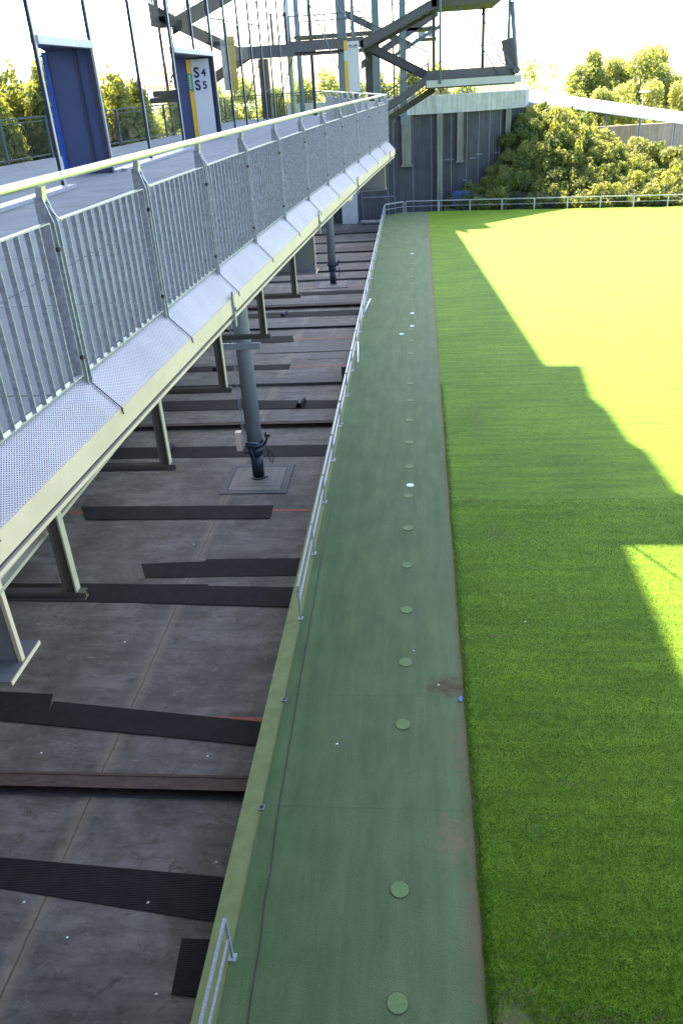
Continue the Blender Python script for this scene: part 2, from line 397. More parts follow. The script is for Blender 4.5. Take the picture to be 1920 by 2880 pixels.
# grass: a ragged left edge
ge = []
yy = -12.0
while yy < 91:
    ge.append((1.0 + .0023*yy + random.uniform(-.055, .04) + .02*math.sin(yy*1.3), yy)); yy += .12 if yy < 30 else .4
ge = [(x, y) for x, y in ge if y < 91.3]
poly = [(60,-12),(60,80.6)] + [(x, far_y(x)-.15) for x in (50,40,30,20,10,1.3)] + ge[::-1]
gb = MB().prism(poly, -.3, .03)
o = gb.build('grass_pitch', grass); struct(o, 'bright green natural grass pitch half in shadow and half in sun', 'grass')
# grass tufts overhanging the border and standing proud in the near turf
tb = MB()
def blade(x, y, h, wd):
    a = random.uniform(0, 6.28); lx, ly = random.uniform(-.6,.6)*h, random.uniform(-.6,.6)*h
    dx, dy = math.cos(a)*wd, math.sin(a)*wd; i = len(tb.v)
    tb.v.extend([(x-dx,y-dy,.028),(x+dx,y+dy,.028),(x+lx,y+ly,.03+h)]); tb.f.append((i,i+1,i+2))
for k in range(16000):
    y = 6.2 + 30*random.random()**2.0; x = 1.0+.0023*y + abs(random.gauss(0,.09)) - .05
    blade(x, y, random.uniform(.015,.04), random.uniform(.004,.010))
for k in range(130000):
    y = 6.4 + 18*random.random()**1.7; x = 1.0+.0023*y + random.random()*(3.2+y*.30)
    if any(((x-a)/c)**2+((y-b)/d)**2 < random.uniform(.5,1.3) for a,b,c,d in ((1.3,7.0,.4,.4),)): continue
    blade(x, y, random.uniform(.02,.045), random.uniform(.004,.010))
m_, t_, b_ = nodes('grass_blades')
pp = pos(t_); c_ = ramp(t_, noise(t_, pp, 1.2, 5, .7), [(.3,(.075,.165,.007)),(.7,(.138,.245,.011))]); t_.links.new(c_, b_.inputs['Base Color']); b_.inputs['Roughness'].default_value = .6
o = tb.build('grass', m_, recalc=False); tag(o, 'short tufted grass blades growing over the near part of the pitch and its ragged border', 'grass', kind='stuff')

# bank behind the far fence
def ztop(x):
    pts = [(-20,-.4),(3.5,.0),(5.5,.4),(8.7,4.0),(11.9,8.4),(14,7.6),(17,6.9),(20,5.2),(23,3.6),(27,2.4),(31,1.7),(40,1.2),(80,1.0)]
    for (a, za), (b, zb) in zip(pts, pts[1:]):
        if x <= b: return za + (zb-za)*(x-a)/(b-a)
    return 2
def y0(x): return far_y(x) + 1.6
def bank(x, y):
    L = 5.2 + max(0, min(1, (x-9)/4))*4.2
    t = max(0, min(1, (y - y0(x))/L)); t = t*t*(3-2*t)*.35 + t*.65
    return -.15 + ztop(x)*t
b = MB(); nx, ny = 56, 26; x0_, x1_ = 3.0, 62
for j in range(ny+1):
    for i in range(nx+1):
        x = x0_+(x1_-x0_)*i/nx; yb = y0(x)-2.4; y = yb + (40)*(j/ny)**1.5
        b.v.append((x, y, bank(x, y) + random.uniform(-.05,.05)))
for j in range(ny):
    for i in range(nx): a = j*(nx+1)+i; b.f.append((a, a+1, a+nx+2, a+nx+1))
o = b.build('embankment', earth); struct(o, 'earth bank that rises behind the far fence under the shrubs', 'terrain')
# distant low hills
b = MB()
for k in range(61):
    a = rad(-75 + k*2.5); R_ = 2600
    zz = 12 + 10*math.sin(k*.7) + 7*math.sin(k*1.9+1)
    b.v += [(R_*math.sin(a), R_*math.cos(a), -2), (R_*1.05*math.sin(a), R_*1.05*math.cos(a), max(4, zz))]
for k in range(60): b.f.append((2*k, 2*k+2, 2*k+3, 2*k+1))
o = b.build('hills', mat('hazy_hills', (.30,.38,.45), 1, 0, .003, .1)); struct(o, 'pale blue line of low hills on the horizon', 'hills')  # haze is painted into the pale blue hill colour

# ------------------------------------------------------------ pit details
def flat(name, poly, z, m, label, cat, group=None, th=.012):
    return tag(MB().prism(poly, z, z+th).build(name, m), label, cat, group)
Z = -1.496
G1 = 'rubber mats laid across the pit floor'
mats = [
 ([(-14,9.0+1.55),(-14,11.35),(-9.24,10.86),(-3.9,10.55),(-3.9,9.53),(-8.9,10.12)], rubber, 'wide ribbed black rubber mat just below the near rusty beam'),
 ([(-4.70,9.18),(-3.9,9.20),(-3.9,8.08),(-4.62,8.12)], rubber, 'small square black mat beside the nearest end of the ledge'),
 ([(-13.5,16.25),(-10.2,16.08),(-10.0,15.3),(-13.5,15.6)], rubber, 'short black mat laid half over the long mat under the big girder'),
 ([(-10.04,15.78),(-4.0,15.1),(-4.0,14.27),(-13.5,15.26),(-13.5,15.6),(-10.02,15.35)], rubber, 'long black mat crossing the pit beyond the near rusty beam'),
 ([(-15,21.6),(-10.1,21.56),(-9.2,21.52),(-9.2,20.47),(-10.13,20.47),(-15,20.6)], rubber, 'dark mat running left from under the nearest hanger'),
 ([(-9.18,21.5),(-7.04,21.49),(-7.04,21.40),(-3.9,21.30),(-3.9,20.2),(-9.18,20.44)], rubber, 'dark mat meeting the ledge at the first post of the long edge fence'),
 ([(-9.77,22.8),(-7.48,22.95),(-7.48,23.1),(-3.9,23.12),(-3.9,22.04),(-9.35,21.9)], rubber, 'stepped dark mat between the column footing and the fence end'),
 ([(-13.6,27.1),(-5.72,27.02),(-5.69,25.96),(-13.0,26.0)], rubber, 'long black mat ending on a red line in front of the near column'),
 ([(-16,32.95),(-3.9,32.83),(-3.9,31.6),(-16,31.75)], rubber, 'black mat passing right behind the near grey column'),
 ([(-16,38.9),(-9,38.95),(-8.9,38.75),(-3.9,38.45),(-3.9,37.4),(-16,37.6)], rubber, 'black mat with curled edges beyond the second steel rail'),
 ([(-16,44.7),(-7.5,44.7),(-7.45,43.75),(-16,43.7)], rubber, 'black mat ending on a thin red line in mid distance'),
 ([(-8.2,50.6),(-7.9,49.2),(-16,49.0),(-16,50.4)], rubber, 'black mat beside the second red line in the distance'),
 ([(-6.4,46.6),(-3.9,46.6),(-3.9,45.5),(-6.6,45.5)], rubber_grey, 'small grey mat near the concrete block by the fence'),
 ([(-10,48.2),(-3.9,48.3),(-3.9,47.0),(-10,46.9)], rubber_grey, 'faded grey mat running to the fence in the distance'),
 ([(-16,56.6),(-3.9,56.7),(-3.9,55.2),(-16,55.3)], rubber, 'far black mat with two folded ends'),
 ([(-16,59.9),(-3.9,60.1),(-3.9,58.9),(-16,58.8)], rubber_grey, 'far grey mat in front of the second column footing'),
 ([(-16,62.6),(-3.9,62.8),(-3.9,61.6),(-16,61.5)], rubber, 'dark mat touching the front of the second column footing'),
]
for k, (p, m, lab) in enumerate(mats): flat('rubber_mat', p, Z + .014*(k % 2), m, lab, 'mat', G1)
# curled mat flaps
for (x, y, r, lab) in ((-11.6,32.4,.26,'small curled black rubber flap standing on the mat behind the near column'),(-6.1,38.0,.24,'curled black rubber flap on the mat beyond the second rail'),(-10.3,44.3,.2,'curled flap of rubber left of the distant red line'),(-11.9,44.3,.2,'leftmost curled flap of rubber on the distant mat'),(-9.6,56.0,.2,'folded rubber end on the far black mat')):
    b = MB(); n = 9
    for k in range(n):
        a = math.pi*1.15*k/(n-1) - .2
        b.v += [(x+r*math.cos(a)*.6, y-.42, Z+.03+r*max(0,math.sin(a))), (x+r*math.cos(a)*.6+.18, y+.42, Z+.03+r*max(0,math.sin(a)))]
    for k in range(n-1): b.f.append((2*k,2*k+2,2*k+3,2*k+1))
    ob = b.build('rubber_flap', rubber_grey); md = ob.modifiers.new('thickness','SOLIDIFY'); md.thickness = .02
    tag(ob, lab, 'rubber flap', 'curled rubber flaps in the pit')
# red oxide lines
for (xa, xb, y, lab) in ((-14,-3.9,26.64,'red line running out from the mat in front of the near column'),(-7.3,-3.9,15.2,'red line along the back edge of the long near mat'),(-7.5,-3.9,44.2,'thin red line beyond the second rail'),(-8.2,-3.9,49.8,'thin red line near the fallen white tube'),(-9,-3.9,64.2,'faint red line behind the second column'),(-7.6,-3.9,55.9,'short red line across the far black mat')):
    flat('painted_line', [(xa,y-.1),(xb,y-.1),(xb,y+.1),(xa,y+.1)], Z-.001, redp, lab, 'painted line', None, .004)
# rusty rails (rolled H sections lying in a channel)
def rail(y, wd, lab, h=.16):
    r = thing('steel_rail', (-10, y, -1.5), lab, 'steel rail', 'rusty steel rails across the pit')
    b = MB(); b.box(-20,y-wd/2,-1.496,-3.6,y+wd/2,-1.47)
    b.box(-20,y-wd*.12,-1.47,-3.6,y+wd*.12,-1.5+h)
    b.box(-20,y-wd/2,-1.5+h,-3.6,y-wd*.32,-1.5+h+.03); b.box(-20,y+wd*.32,-1.5+h,-3.6,y+wd/2,-1.5+h+.03); b.box(-20,y-wd*.32,-1.5+h-.01,-3.6,y+wd*.32,-1.5+h+.018)
    b.build('rail_beam', rust, r)
    g = MB(); g.box(-20,y-wd/2-.12,-1.497,-3.6,y-wd/2-.004,-1.49); g.box(-20,y+wd/2+.004,-1.497,-3.6,y+wd/2+.07,-1.49)
    g.build('rail_channel', dgrey, r)
rail(12.92, .46, 'rusty double flanged steel rail nearest the camera')
rail(35.2, .30, 'rusty steel rail behind the near grey column')
rail(57.8, .30, 'rusty steel rail far down the pit in front of the second column')
# low raised concrete sleepers towards the far end
for k, (ya, yb) in enumerate(((41.0,42.0),(52.2,52.8),(66.5,67.6),(69.8,71.0),(73.6,75.2),(78.2,80.4),(83.5,85.2),(88.6,90.4))):
    tag(MB().box(-20,ya,-1.496,-3.7,yb,-1.36).build('concrete_sleeper', [block, rubber_grey][k % 2]), ['low concrete sleeper in mid pit just beyond the curled mat','narrow dark sleeper near the fallen white tube','low concrete sleeper right behind the second column','dark sleeper beyond the second column','pale sleeper in the far third of the pit','broad dark sleeper near the far end of the pit','pale sleeper short of the far wall','last dark sleeper below the far wall'][k], 'sleeper', 'low sleepers across the pit floor')
# white pillar and tarp roll at the end
b = MB().box(-8.5,95.6,-1.5,-6.75,97.0,9.2); tag(b.build('concrete_pillar', conc_pale), 'broad pale concrete pillar standing in the far end of the pit', 'pillar', 'concrete pillars of the far building')
b = MB().tube([(-6.3+.35*k, 94.6+.08*math.sin(k), -1.28+.03*math.sin(k*2.1)) for k in range(8)], .24, 10); tag(b.build('tarpaulin_roll', tarp), 'rolled grey tarpaulin lying at the far end of the pit', 'tarpaulin')
tag(MB().box(-4.05,40.1,-1.5,-3.75,42.6,-.25).build('concrete_block', block), 'small pale concrete block against the tray edge in mid distance', 'block')

# columns with their footings
def column(x, y, lab, lab2, conduit):
    f = thing('column_footing', (x, y, -1.5), lab2, 'footing')
    b = MB()
    for (s0, s1, z) in ((1.38,1.12,.03),):
        for (ax0,ay0,ax1,ay1) in ((-s0,-s0,s0,-s1),(-s0,s1,s0,s0),(-s0,-s1,-s1,s1),(s1,-s1,s0,s1)): b.box(x+ax0,y+ay0-.2,-1.498,x+ax1,y+ay1-.2,-1.5+z)
    b.build('border_strip', mat('footing_border',(.05,.055,.065),.7,0,5,.3), f)
    MB().box(x-1.09,y-1.29,-1.498,x+1.09,y+.89,-1.472).build('base_slab', mat('footing_slab',(.16,.145,.135),.8,0,2,.3,.1,20), f)
    b = MB()
    for s0 in (.82,.55): 
        for (ax0,ay0,ax1,ay1) in ((-s0,-s0,s0,-s0+.03),(-s0,s0-.03,s0,s0),(-s0,-s0+.03,-s0+.03,s0-.03),(s0-.03,-s0+.03,s0,s0-.03)): b.box(x+ax0,y+ay0-.1,-1.472,x+ax1,y+ay1-.1,-1.466)
    b.build('joint_line', dgrey, f)
    c = thing('support_column', (x, y, -1.47), lab, 'column', 'grey tubular columns carrying the walkway')
    MB().tube([(x,y,-1.465),(x,y,-1.42)], .36, 28).build('base_ring', dgrey, c)
    MB().tube([(x,y,-1.42),(x,y,-.45)], .25, 28).build('lower_stub', pipe_blue, c)
    b = MB().tube([(x,y,-.45),(x,y,-.05)], .29, 28, .33); 
    b.build('guide_sleeve', pipe_blue, c)
    b = MB().tube([(x,y,-.05),(x,y,.16)], .40, 28)
    for k in range(20):
        a = 2*math.pi*k/20; b.tube([(x+.35*math.cos(a),y+.35*math.sin(a),.16),(x+.35*math.cos(a),y+.35*math.sin(a),.22)], .03, 6)
    b.build('flange_collar', pipe_blue, c)
    MB().tube([(x,y,.16),(x,y,10.95)], .315, 32).build('column_shaft', poleg, c)
    if conduit:
        b = MB()
        for dx in (-.38,-.45): b.tube([(x+dx,y-.1,10.9),(x+dx,y-.1,.55),(x+dx+.1,y-.35,.25),(x+.25,y-.38,.2)], .016, 6)
        b.build('conduit', galv_dull, c)
        MB().box(x-.74,y-.22,-.2,x-.50,y+.06,.62).build('junction_box', cream, c)
        b = MB(); 
        for k in range(3): b.tube([(x+.5+.03*k,y-.1,-.1),(x+.55,y-.1,-.55-.08*k),(x+.66,y-.1,-.75-.05*k),(x+.74,y-.1,-.55),(x+.66,y-.1,-.3),(x+.5,y-.1,-.1)], .014, 6)
        b.tube([(x+.44,y-.1,.05),(x+.56,y-.1,.35),(x+.5,y-.1,.6)], .05, 8); b.box(x+.46,y-.16,.38,x+.68,y-.02,.5)
        b.tube([(x-.1,y-.42,.0),(x,y-.42,-.62)], .03, 6); b.tube([(x-.45,y-.1,-.35),(x-.2,y-.1,-.3)], .05, 8)
        b.build('hydraulic_fitting', dgrey, c)
        MB().box(x-.75,y-.42,4.15,x+.75,y-.33,4.4).build('cross_bracket', galv_dull, c)
    else:
        b = MB().tube([(x+.44,y-.1,.0),(x+.6,y-.1,.4)], .06, 8); b.tube([(x+.5,y-.1,0),(x+.6,y-.1,-.6),(x+.45,y-.1,-.9)], .025, 6)
        b.build('hydraulic_fitting', dgrey, c)
column(-6.76,29.64,'thick grey steel column standing in the pit nearest the camera','square banded concrete footing under the near column',True)
column(-6.84,65.3,'second grey steel column farther down the pit','square concrete footing under the farther column',False)

# ------------------------------------------------------------ caps on the turf strip
caps = [7.32,9.35,13.56,15.76,18.01,20.32,22.57,24.85,27.24,29.53,31.9,34.26,36.55,41.29,43.6,45.9,52.9,57.6,59.8,62.2,64.45,66.9,73.6,75.6,82.3,84.7]
m0 = None
for k, y in enumerate(caps):
    lab = 'round green cap set in the turf strip, number %s from the near end' % ['one','two','three','four','five','six','seven','eight','nine','ten','eleven','twelve','thirteen','fourteen','fifteen','sixteen','seventeen','eighteen','nineteen','twenty','twenty one','twenty two','twenty three','twenty four','twenty five','twenty six'][k]
    lab = {0:'round green cap in the turf strip closest to the camera',1:'second nearest round green cap with a dark lower rim',2:'round green cap with earth crumbs beside the dirt patch'}.get(k, lab)
    x = -.44 if k < 3 else -.40
    if m0 is None:
        m0 = thing('drain_cap', (x, y, 0), lab, 'cap', 'round green caps along the turf strip')
        MB().tube([(x,y,.001),(x,y,.016)], .168, 32).build('cap_disc', capg, m0)
        b = MB(); n = 32
        for j in range(n):
            a = 2*math.pi*j/n; b.v += [(x+.17*math.cos(a),y+.17*math.sin(a),.004),(x+.185*math.cos(a),y+.185*math.sin(a),.004)]
        for j in range(n): j2 = (j+1) % n; b.f.append((2*j,2*j+1,2*j2+1,2*j2))
        b.build('cap_rim', mat('earthy_rim',(.075,.065,.045),.9), m0)
    else: dup(m0, (x, y, 0), lab)
for (x, y, r, lab) in ((-.34,25.67,.13,'shiny pale blue disc on the turf level with the near column'),(-.34,46.6,.13,'pale reflective disc farther along the turf strip'),(-.35,49.5,.13,'pale reflective disc just beyond its twin'),(-.41,68.5,.15,'tiny pale disc far down the turf strip')):
    tag(MB().tube([(x,y,.001),(x,y,.02)], r, 24).build('reflector_disc', iceb), lab, 'disc', 'pale reflective discs on the turf strip')
tag(MB().box(-1.06,44.85,.001,-.82,45.05,.03).build('metal_plate', iceb), 'small pale metal plate lying left of the row of caps', 'plate')
for (p0, p1, lab) in (((-3.36,43.5,.05),(-3.14,39.9,.05),'white tube lying on the turf beside the fence, the nearer one'),((-3.16,53.4,.05),(-3.36,50.1,.05),'white tube lying on the turf beside the fence, the farther one')):
    tag(MB().tube([p0,p1], .045, 10).build('white_tube', white), lab, 'tube', 'white tubes lying by the edge fence')
cb = [(-3.05,24),(-3.05,19.57),(-3.0,15.08),(-2.97,13.2),(-2.95,11.75),(-2.93,10.7),(-2.87,9.65),(-2.88,9.0),(-2.83,8.35),(-2.82,7.5),(-2.78,6.5),(-2.8,4)]
tag(MB().tube([(x,y,.012) for x, y in cb], .008, 6).build('cable', blackc), 'thin dark cable trailing along the turf strip beside the fence', 'cable')
b = MB(); 
for k in range(7):
    a = 2*math.pi*k/7; b.v.append((.9+.05*math.cos(a), 14.4+.09*math.sin(a), .035+.03*math.sin(a*2)))
b.v.append((.9,14.4,.07)); 
for k in range(7): b.f.append((k,(k+1)%7,7))
tag(b.build('blue_scrap', mat('blue_scrap_plastic',(.12,.16,.6),.4)), 'crumpled blue plastic scrap at the grass border by the dirt patch', 'litter')
spk = [(-8.9,18.4,-1.49),(-5.3,13.9,-1.49),(-8.2,24.1,-1.49),(-4.4,10.9,-1.48),(-5.6,9.9,-1.47),(-8.2,9.8,-1.47),(-7.0,9.1,-1.49),(-9.6,13.9,-1.49),(-4.9,8.1,-1.49),(-6.1,36.6,-1.49),(-6.3,33.5,-1.49),(2.76,17.4,.05),(-1.9,12.9,.01),(-.2,16.2,.01),(.4,14.9,.01)]
LS = ['on the concrete beside the nearest hanger foot','just beyond the near rusty beam, by the kerb ledge','on bare concrete left of the stepped dark mat','on the ribbed black mat, close to the kerb ledge','lying in the middle of the wide ribbed mat','near the left side of the wide ribbed mat','on concrete below the wide ribbed mat','just beyond the near rusty beam, far to the left','below the small square mat at the photo bottom','between the second rail and the curled mat','on the mat just right of the near column','out on the shaded grass, right of the dirt patch','on the turf strip near the empty post sockets','on the turf strip near the worn third cap','on the turf strip beside the dirt patch']
for k, (x, y, z) in enumerate(spk):
    b = MB(); s = .03; 
    b.v += [(x-s,y-s*.6,z+.005),(x+s,y-s*.4,z+.008),(x+s*.8,y+s,z+.005),(x-s*.5,y+s,z+.01),(x,y,z+.03)]; b.f += [(0,1,4),(1,2,4),(2,3,4),(3,0,4)]
    tag(b.build('litter_scrap', white), 'tiny white litter scrap ' + LS[k], 'litter', 'white litter scraps in the pit' if z < -1 else 'white litter scraps on the turf')

# ------------------------------------------------------------ edge fence on the tray
fy = [17.61,21.05,24.5,28.03,31.7,35.3,38.83,42.3,45.8,49.3,52.8,56.3,59.8,63.3,66.8,70.3,73.8,77.3,80.8,84.3]
def fence_bay(xa, ya, xb, yb, z0, h, lab, grp, m=galv, pw=.05, both=True, mid=True):
    t = thing('railing_bay', (xa, ya, z0), lab, 'railing', grp)
    d = Vector((xb-xa, yb-ya, 0)); L_ = d.length; d.normalize()
    for s in ((0, L_-.02) if both else (0,)):
        px, py = xa+d.x*s, ya+d.y*s
        p = MB().bar((px,py,z0-.25),(px,py,z0+h-.03), pw, pw).build('post', m, t)
        MB().box(px-.07,py-.07,z0+.001,px+.07,py+.07,z0+.014).build('foot_plate', m, p)
    MB().bar((xa,ya,z0+h),(xb-d.x*.05,yb-d.y*.05,z0+h), pw, pw).build('top_rail', m, t)
    MB().bar((xa,ya,z0+h*.52),(xb-d.x*.05,yb-d.y*.05,z0+h*.52), .04, .04).build('middle_rail', m, t)
    return t
g = 'galvanised railing bays along the pit edge'
fence_bay(-3.26,7.95,-3.28,4.6,-.002,1.05,'two rail galvanised railing bay at the bottom edge of the photo',g)
proto = fence_bay(-3.32,17.61,-3.33,21.0,-.002,1.05,'first galvanised railing bay where the long edge fence begins',g)
names = ['second','third','fourth','fifth','sixth','seventh','eighth','ninth','tenth','eleventh','twelfth','thirteenth','fourteenth','fifteenth','sixteenth','seventeenth','eighteenth','nineteenth','twentieth']
for k, y in enumerate(fy[1:]):
    dup(proto, (-3.33-.009*k*.6, y, -.002), '%s galvanised railing bay of the long pit edge fence, counting away from the camera' % names[k])
fence_bay(-3.44,87.6,-3.45,89.9,-.002,1.05,'last short railing bay before the pit corner',g)
for k, y in enumerate((11.11,14.33)):
    b = MB(); s=.06
    for q in ((-s,-s,s,-s+.014),(-s,s-.014,s,s),(-s,-s+.014,-s+.014,s-.014),(s-.014,-s+.014,s,s-.014)): b.box(-3.3+q[0],y+q[1],.001,-3.3+q[2],y+q[3],.02)
    t = thing('post_socket', (-3.3,y,0), ['empty square steel post socket in the turf nearer the camera','empty square steel post socket in the turf farther from the camera'][k], 'socket', 'empty post sockets')
    b.build('socket_frame', galv_dull, t); MB().box(-3.3+-.045,y-.045,.001,-3.3+.045,y+.045,.006).build('socket_hole', blackc, t)
# far fence
ff = [(-1.16,92.0),(2.4,91.45),(5.7,90.85),(9.0,90.25),(12.3,89.65),(15.6,89.05),(18.8,88.45),(22.0,87.85),(25.2,87.25),(28.4,86.65),(31.6,86.05)]
g = 'railing bays along the far end of the pitch'
fence_bay(-3.4,90.25,-1.4,91.9,.0,1.1,'short slanting railing bay at the far corner of the turf strip',g,pw=.09)
nm = ['left end, in front of the dark wall','in front of the tall bare pillar','in front of the blue bin','in front of the shaded shrubs','where the shaded shrubs begin to thin','where the pitch turns sunny','before the first sunlit shrubs','third from the right edge','second from the right edge','at the right edge of the photo']
for k in range(10):
    fence_bay(*ff[k], *ff[k+1], .0, 1.1, 'far pale railing bay '+nm[k], g, pw=.09, mid=True)
# dark wire fence behind it
wf = thing('wire_fence', (5,93,0), 'low dark blue wire fence behind the far railing and before the shrubs', 'fence')
wires = MB()
for k in range(13):
    x = 4.6+2.5*k; y = far_y(x)+1.3
    MB().bar((x,y,-.2),(x,y,1.55),.07,.07).build('post', mat('dark_blue_wire',(.03,.05,.10),.5), wf)
    if k < 12:
        x2 = x+2.5; y2 = far_y(x2)+1.3
        for j in range(9): wires.bar((x,y,.1+.17*j),(x2,y2,.1+.17*j),.014,.014)
        for j in range(16): q = j/16; wires.bar((x+2.5*q,y+(y2-y)*q,.05),(x+2.5*q,y+(y2-y)*q,1.5),.012,.012)
wires.build('wire_mesh', MC['dark_blue_wire'], wf)
t = thing('blue_bin', (4.6,93.9,0), 'dark blue plastic container half hidden behind the far railing', 'bin')
MB().plate([(3.9,93.5,.1),(6.2,93.5,.1),(6.0,93.5,1.35),(4.0,93.5,1.35)], (0,.9,0)).build('body', blueplastic, t)
MB().plate([(3.85,93.4,1.36),(6.15,93.4,1.36),(5.9,93.4,1.62),(4.3,93.4,1.62)], (0,1.1,0)).build('lid', blueplastic, t)

# ------------------------------------------------------------ far building
def wy(x): return 97 + max(0, x-4.5)**2*.055
B = thing('concrete_building', (2,97,-1.5), 'grey drum shaped building with slate coloured wall panels and a pale concrete parapet', 'building')
xs = [-14,-8,-4,0,2,4,5,6,7,8,9,10,11,12.1]
def strip(off, z0, z1, th, xs=xs):
    b = MB()
    for a, c in zip(xs, xs[1:]):
        b.plate([(a,wy(a)+off,z0),(c,wy(c)+off,z0),(c,wy(c)+off,z1),(a,wy(a)+off,z1)], (0,th,0))
    return b
w_ = strip(0,-1.5,9.3,.5); w_.plate([(12.1,wy(12.1),-1.5),(12.1,wy(12.1),9.3),(14,112,9.3),(14,112,-1.5)],(.5,0,0)); w_.build('wall', wallm, B)
strip(-.45,9.3,11.05,1.0).plate([(12.1,wy(12.1)-.45,9.3),(12.1,wy(12.1)-.45,11.05),(14,112,11.05),(14,112,9.3)],(-.5,0,0)).build('parapet', conc, B)
MB().prism([(-14,96.9),(4,96.9),(8,97.6),(12,100.1),(14,112),(-14,112)],9.32,9.5).build('roof_slab', conc, B)
for (xa, xb, z0) in ((-1.55,-.5,4.35),(2.3,2.95,-1.5),(4.5,5.15,4.5),(9.85,10.4,5.2)):
    y = wy((xa+xb)/2)
    c = MB().box(xa,y-.75,z0,xb,y-.08,9.28).build('pillar', conc_col, B)
    if z0 > 0: MB().box(xa-.12,y-.85,z0-.18,xb+.12,y-.06,z0-.01).build('corbel', conc_col, c)
b = MB()
for x in (-6.2,-3.2,-2.5,-.35,1.7,3.9,5.6,6.9,8.1,9.3,10.5,11.4): b.box(x-.045,wy(x)-.06,-1.5,x+.045,wy(x)-.004,9.28)
for (a, c, z) in ((3.2,6.6,4.55),(6.6,9.4,4.9),(9.4,11.5,5.6),(5.2,8.6,2.3),(8.8,11,3.0),(-6.2,-2.6,1.0)):
    b.plate([(a,wy(a)-.07,z),(c,wy(c)-.07,z),(c,wy(c)-.07,z+.14),(a,wy(a)-.07,z+.14)],(0,.07,0))
b.build('wall_profiles', wall_line, B)
pr_ = MB(); bars_ = MB()
for a, c in zip(xs, xs[1:]):
    pr_.bar((a,wy(a)-.1,12.1),(c,wy(c)-.1,12.1),.09,.07); pr_.bar((a,wy(a)-.1,11.2),(c,wy(c)-.1,11.2),.04,.04)
    n = int((c-a)/.14)
    for k in range(n):
        x = a+(c-a)*k/n; bars_.bar((x,wy(x)-.1,11.2),(x,wy(x)-.1,12.1),.025,.02)
    pr_.bar((a,wy(a)-.1,11.05),(a,wy(a)-.1,12.1),.07,.05)
pr_.build('parapet_rail', galv_dull, B); bars_.build('rail_bars', greyp, B)

# white canopy, retaining wall and lamp at the right
t = thing('ramp_canopy', (23,110,3), 'long white sloping canopy roof above the shrubs at the right', 'canopy')
b = MB(); b.plate([(13.8,111.5,9.35),(32.6,110,5.95),(32.6,110,6.1),(13.8,111.5,9.5)],(.3,2.4,1.15)); b.build('roof', white, t)
for x, z in ((19,8.2),(23.5,7.4),(27.5,6.7),(31.8,6.0)): MB().bar((x,111.5,1),(x,111.5,z+.4),.16,.16).build('post', mat('blue_grey_post',(.10,.14,.2),.5), t)
tag(MB().box(15,116,-1.5,60,116.6,5.9).build('retaining_wall', wallb), 'beige retaining wall behind the shrubs and below the white canopy', 'wall')
tag(MB().box(27,108.4,-1.5,60,108.7,3.2).build('low_wall', conc), 'low grey concrete wall behind the shrubs at the right edge', 'wall')
t = thing('street_lamp', (28.3,113.5,0), 'slim street lamp with a flat white head behind the canopy', 'lamp')
MB().tube([(28.3,114.2,0),(28.3,114.2,9.6)], .13, 8, .09).build('pole', galv_dull, t)
MB().prism([(27.8,114),(29,114),(29,114.5),(27.8,114.5)], 9.6, 9.78).build('lamp_head', white, t)

# ------------------------------------------------------------ foliage
def leafcloud(clumps, n, size, seed, flat_=.5):
    rnd = random.Random(seed); b = MB(); tot = sum(c[3]*c[4]*c[5] for c in clumps)**1
    for (cx,cy,cz,rx,ry,rz) in clumps:
        k = int(n*(rx*ry*rz)/tot)
        for _ in range(k):
            while True:
                u,v,w_ = rnd.uniform(-1,1),rnd.uniform(-1,1),rnd.uniform(-1,1); q = u*u+v*v+w_*w_
                if q < 1 and q > .25: break
            q = 1+rnd.gauss(0,.08)
            x,y,z = cx+u*rx*q, cy+v*ry*q, cz+w_*rz*q
            nrm = Vector((u/rx+rnd.gauss(0,.5), v/ry+rnd.gauss(0,.5), w_/rz+rnd.gauss(0,.5)+.3)).normalized()
            a = nrm.orthogonal().normalized(); a.rotate(Matrix.Rotation(rnd.uniform(0,6.28),3,nrm)) ; c2 = nrm.cross(a)
            s = size*rnd.uniform(.6,1.4); i = len(b.v)
            p = Vector((x,y,z))
            b.v += [tuple(p-a*s), tuple(p-c2*s*.45), tuple(p+a*s), tuple(p+c2*s*.45)]; b.f.append((i,i+1,i+2,i+3))
    return b
def skel(rnd, h, r, nl, spread):
    b = MB(); b.tube([(0,0,-.3),(rnd.uniform(-.1,.1),0,h*.4),(rnd.uniform(-.2,.2),0,h*.85)], r, 8, r*.25)
    for k in range(nl):
        a = rnd.uniform(0,6.28); z = h*rnd.uniform(.25,.7); L_ = spread*rnd.uniform(.5,1)
        b.tube([(0,0,z),(math.cos(a)*L_*.5,math.sin(a)*L_*.5,z+L_*.35),(math.cos(a)*L_,math.sin(a)*L_,z+L_*.8)], r*.4, 6, r*.1)
    return b
def make_plant(name, leafmesh, stems, leafm, loc, label, cat, group, rz=0, sc=(1,1,1), parts=('foliage','stem')):
    t = thing(name, loc, label, cat, group); t.rotation_euler = (0,0,rz); t.scale = sc
    for nm_, me in zip(parts, (leafmesh, stems)):
        o = bpy.data.objects.new(nm_, me); C.objects.link(o); o.parent = t; ORG[o.name] = Vector(loc)
    return t
def mesh_of(b, m, name):
    me = bpy.data.meshes.new(name); me.from_pydata(b.v, [], b.f); me.materials.append(m); return me
shr = []
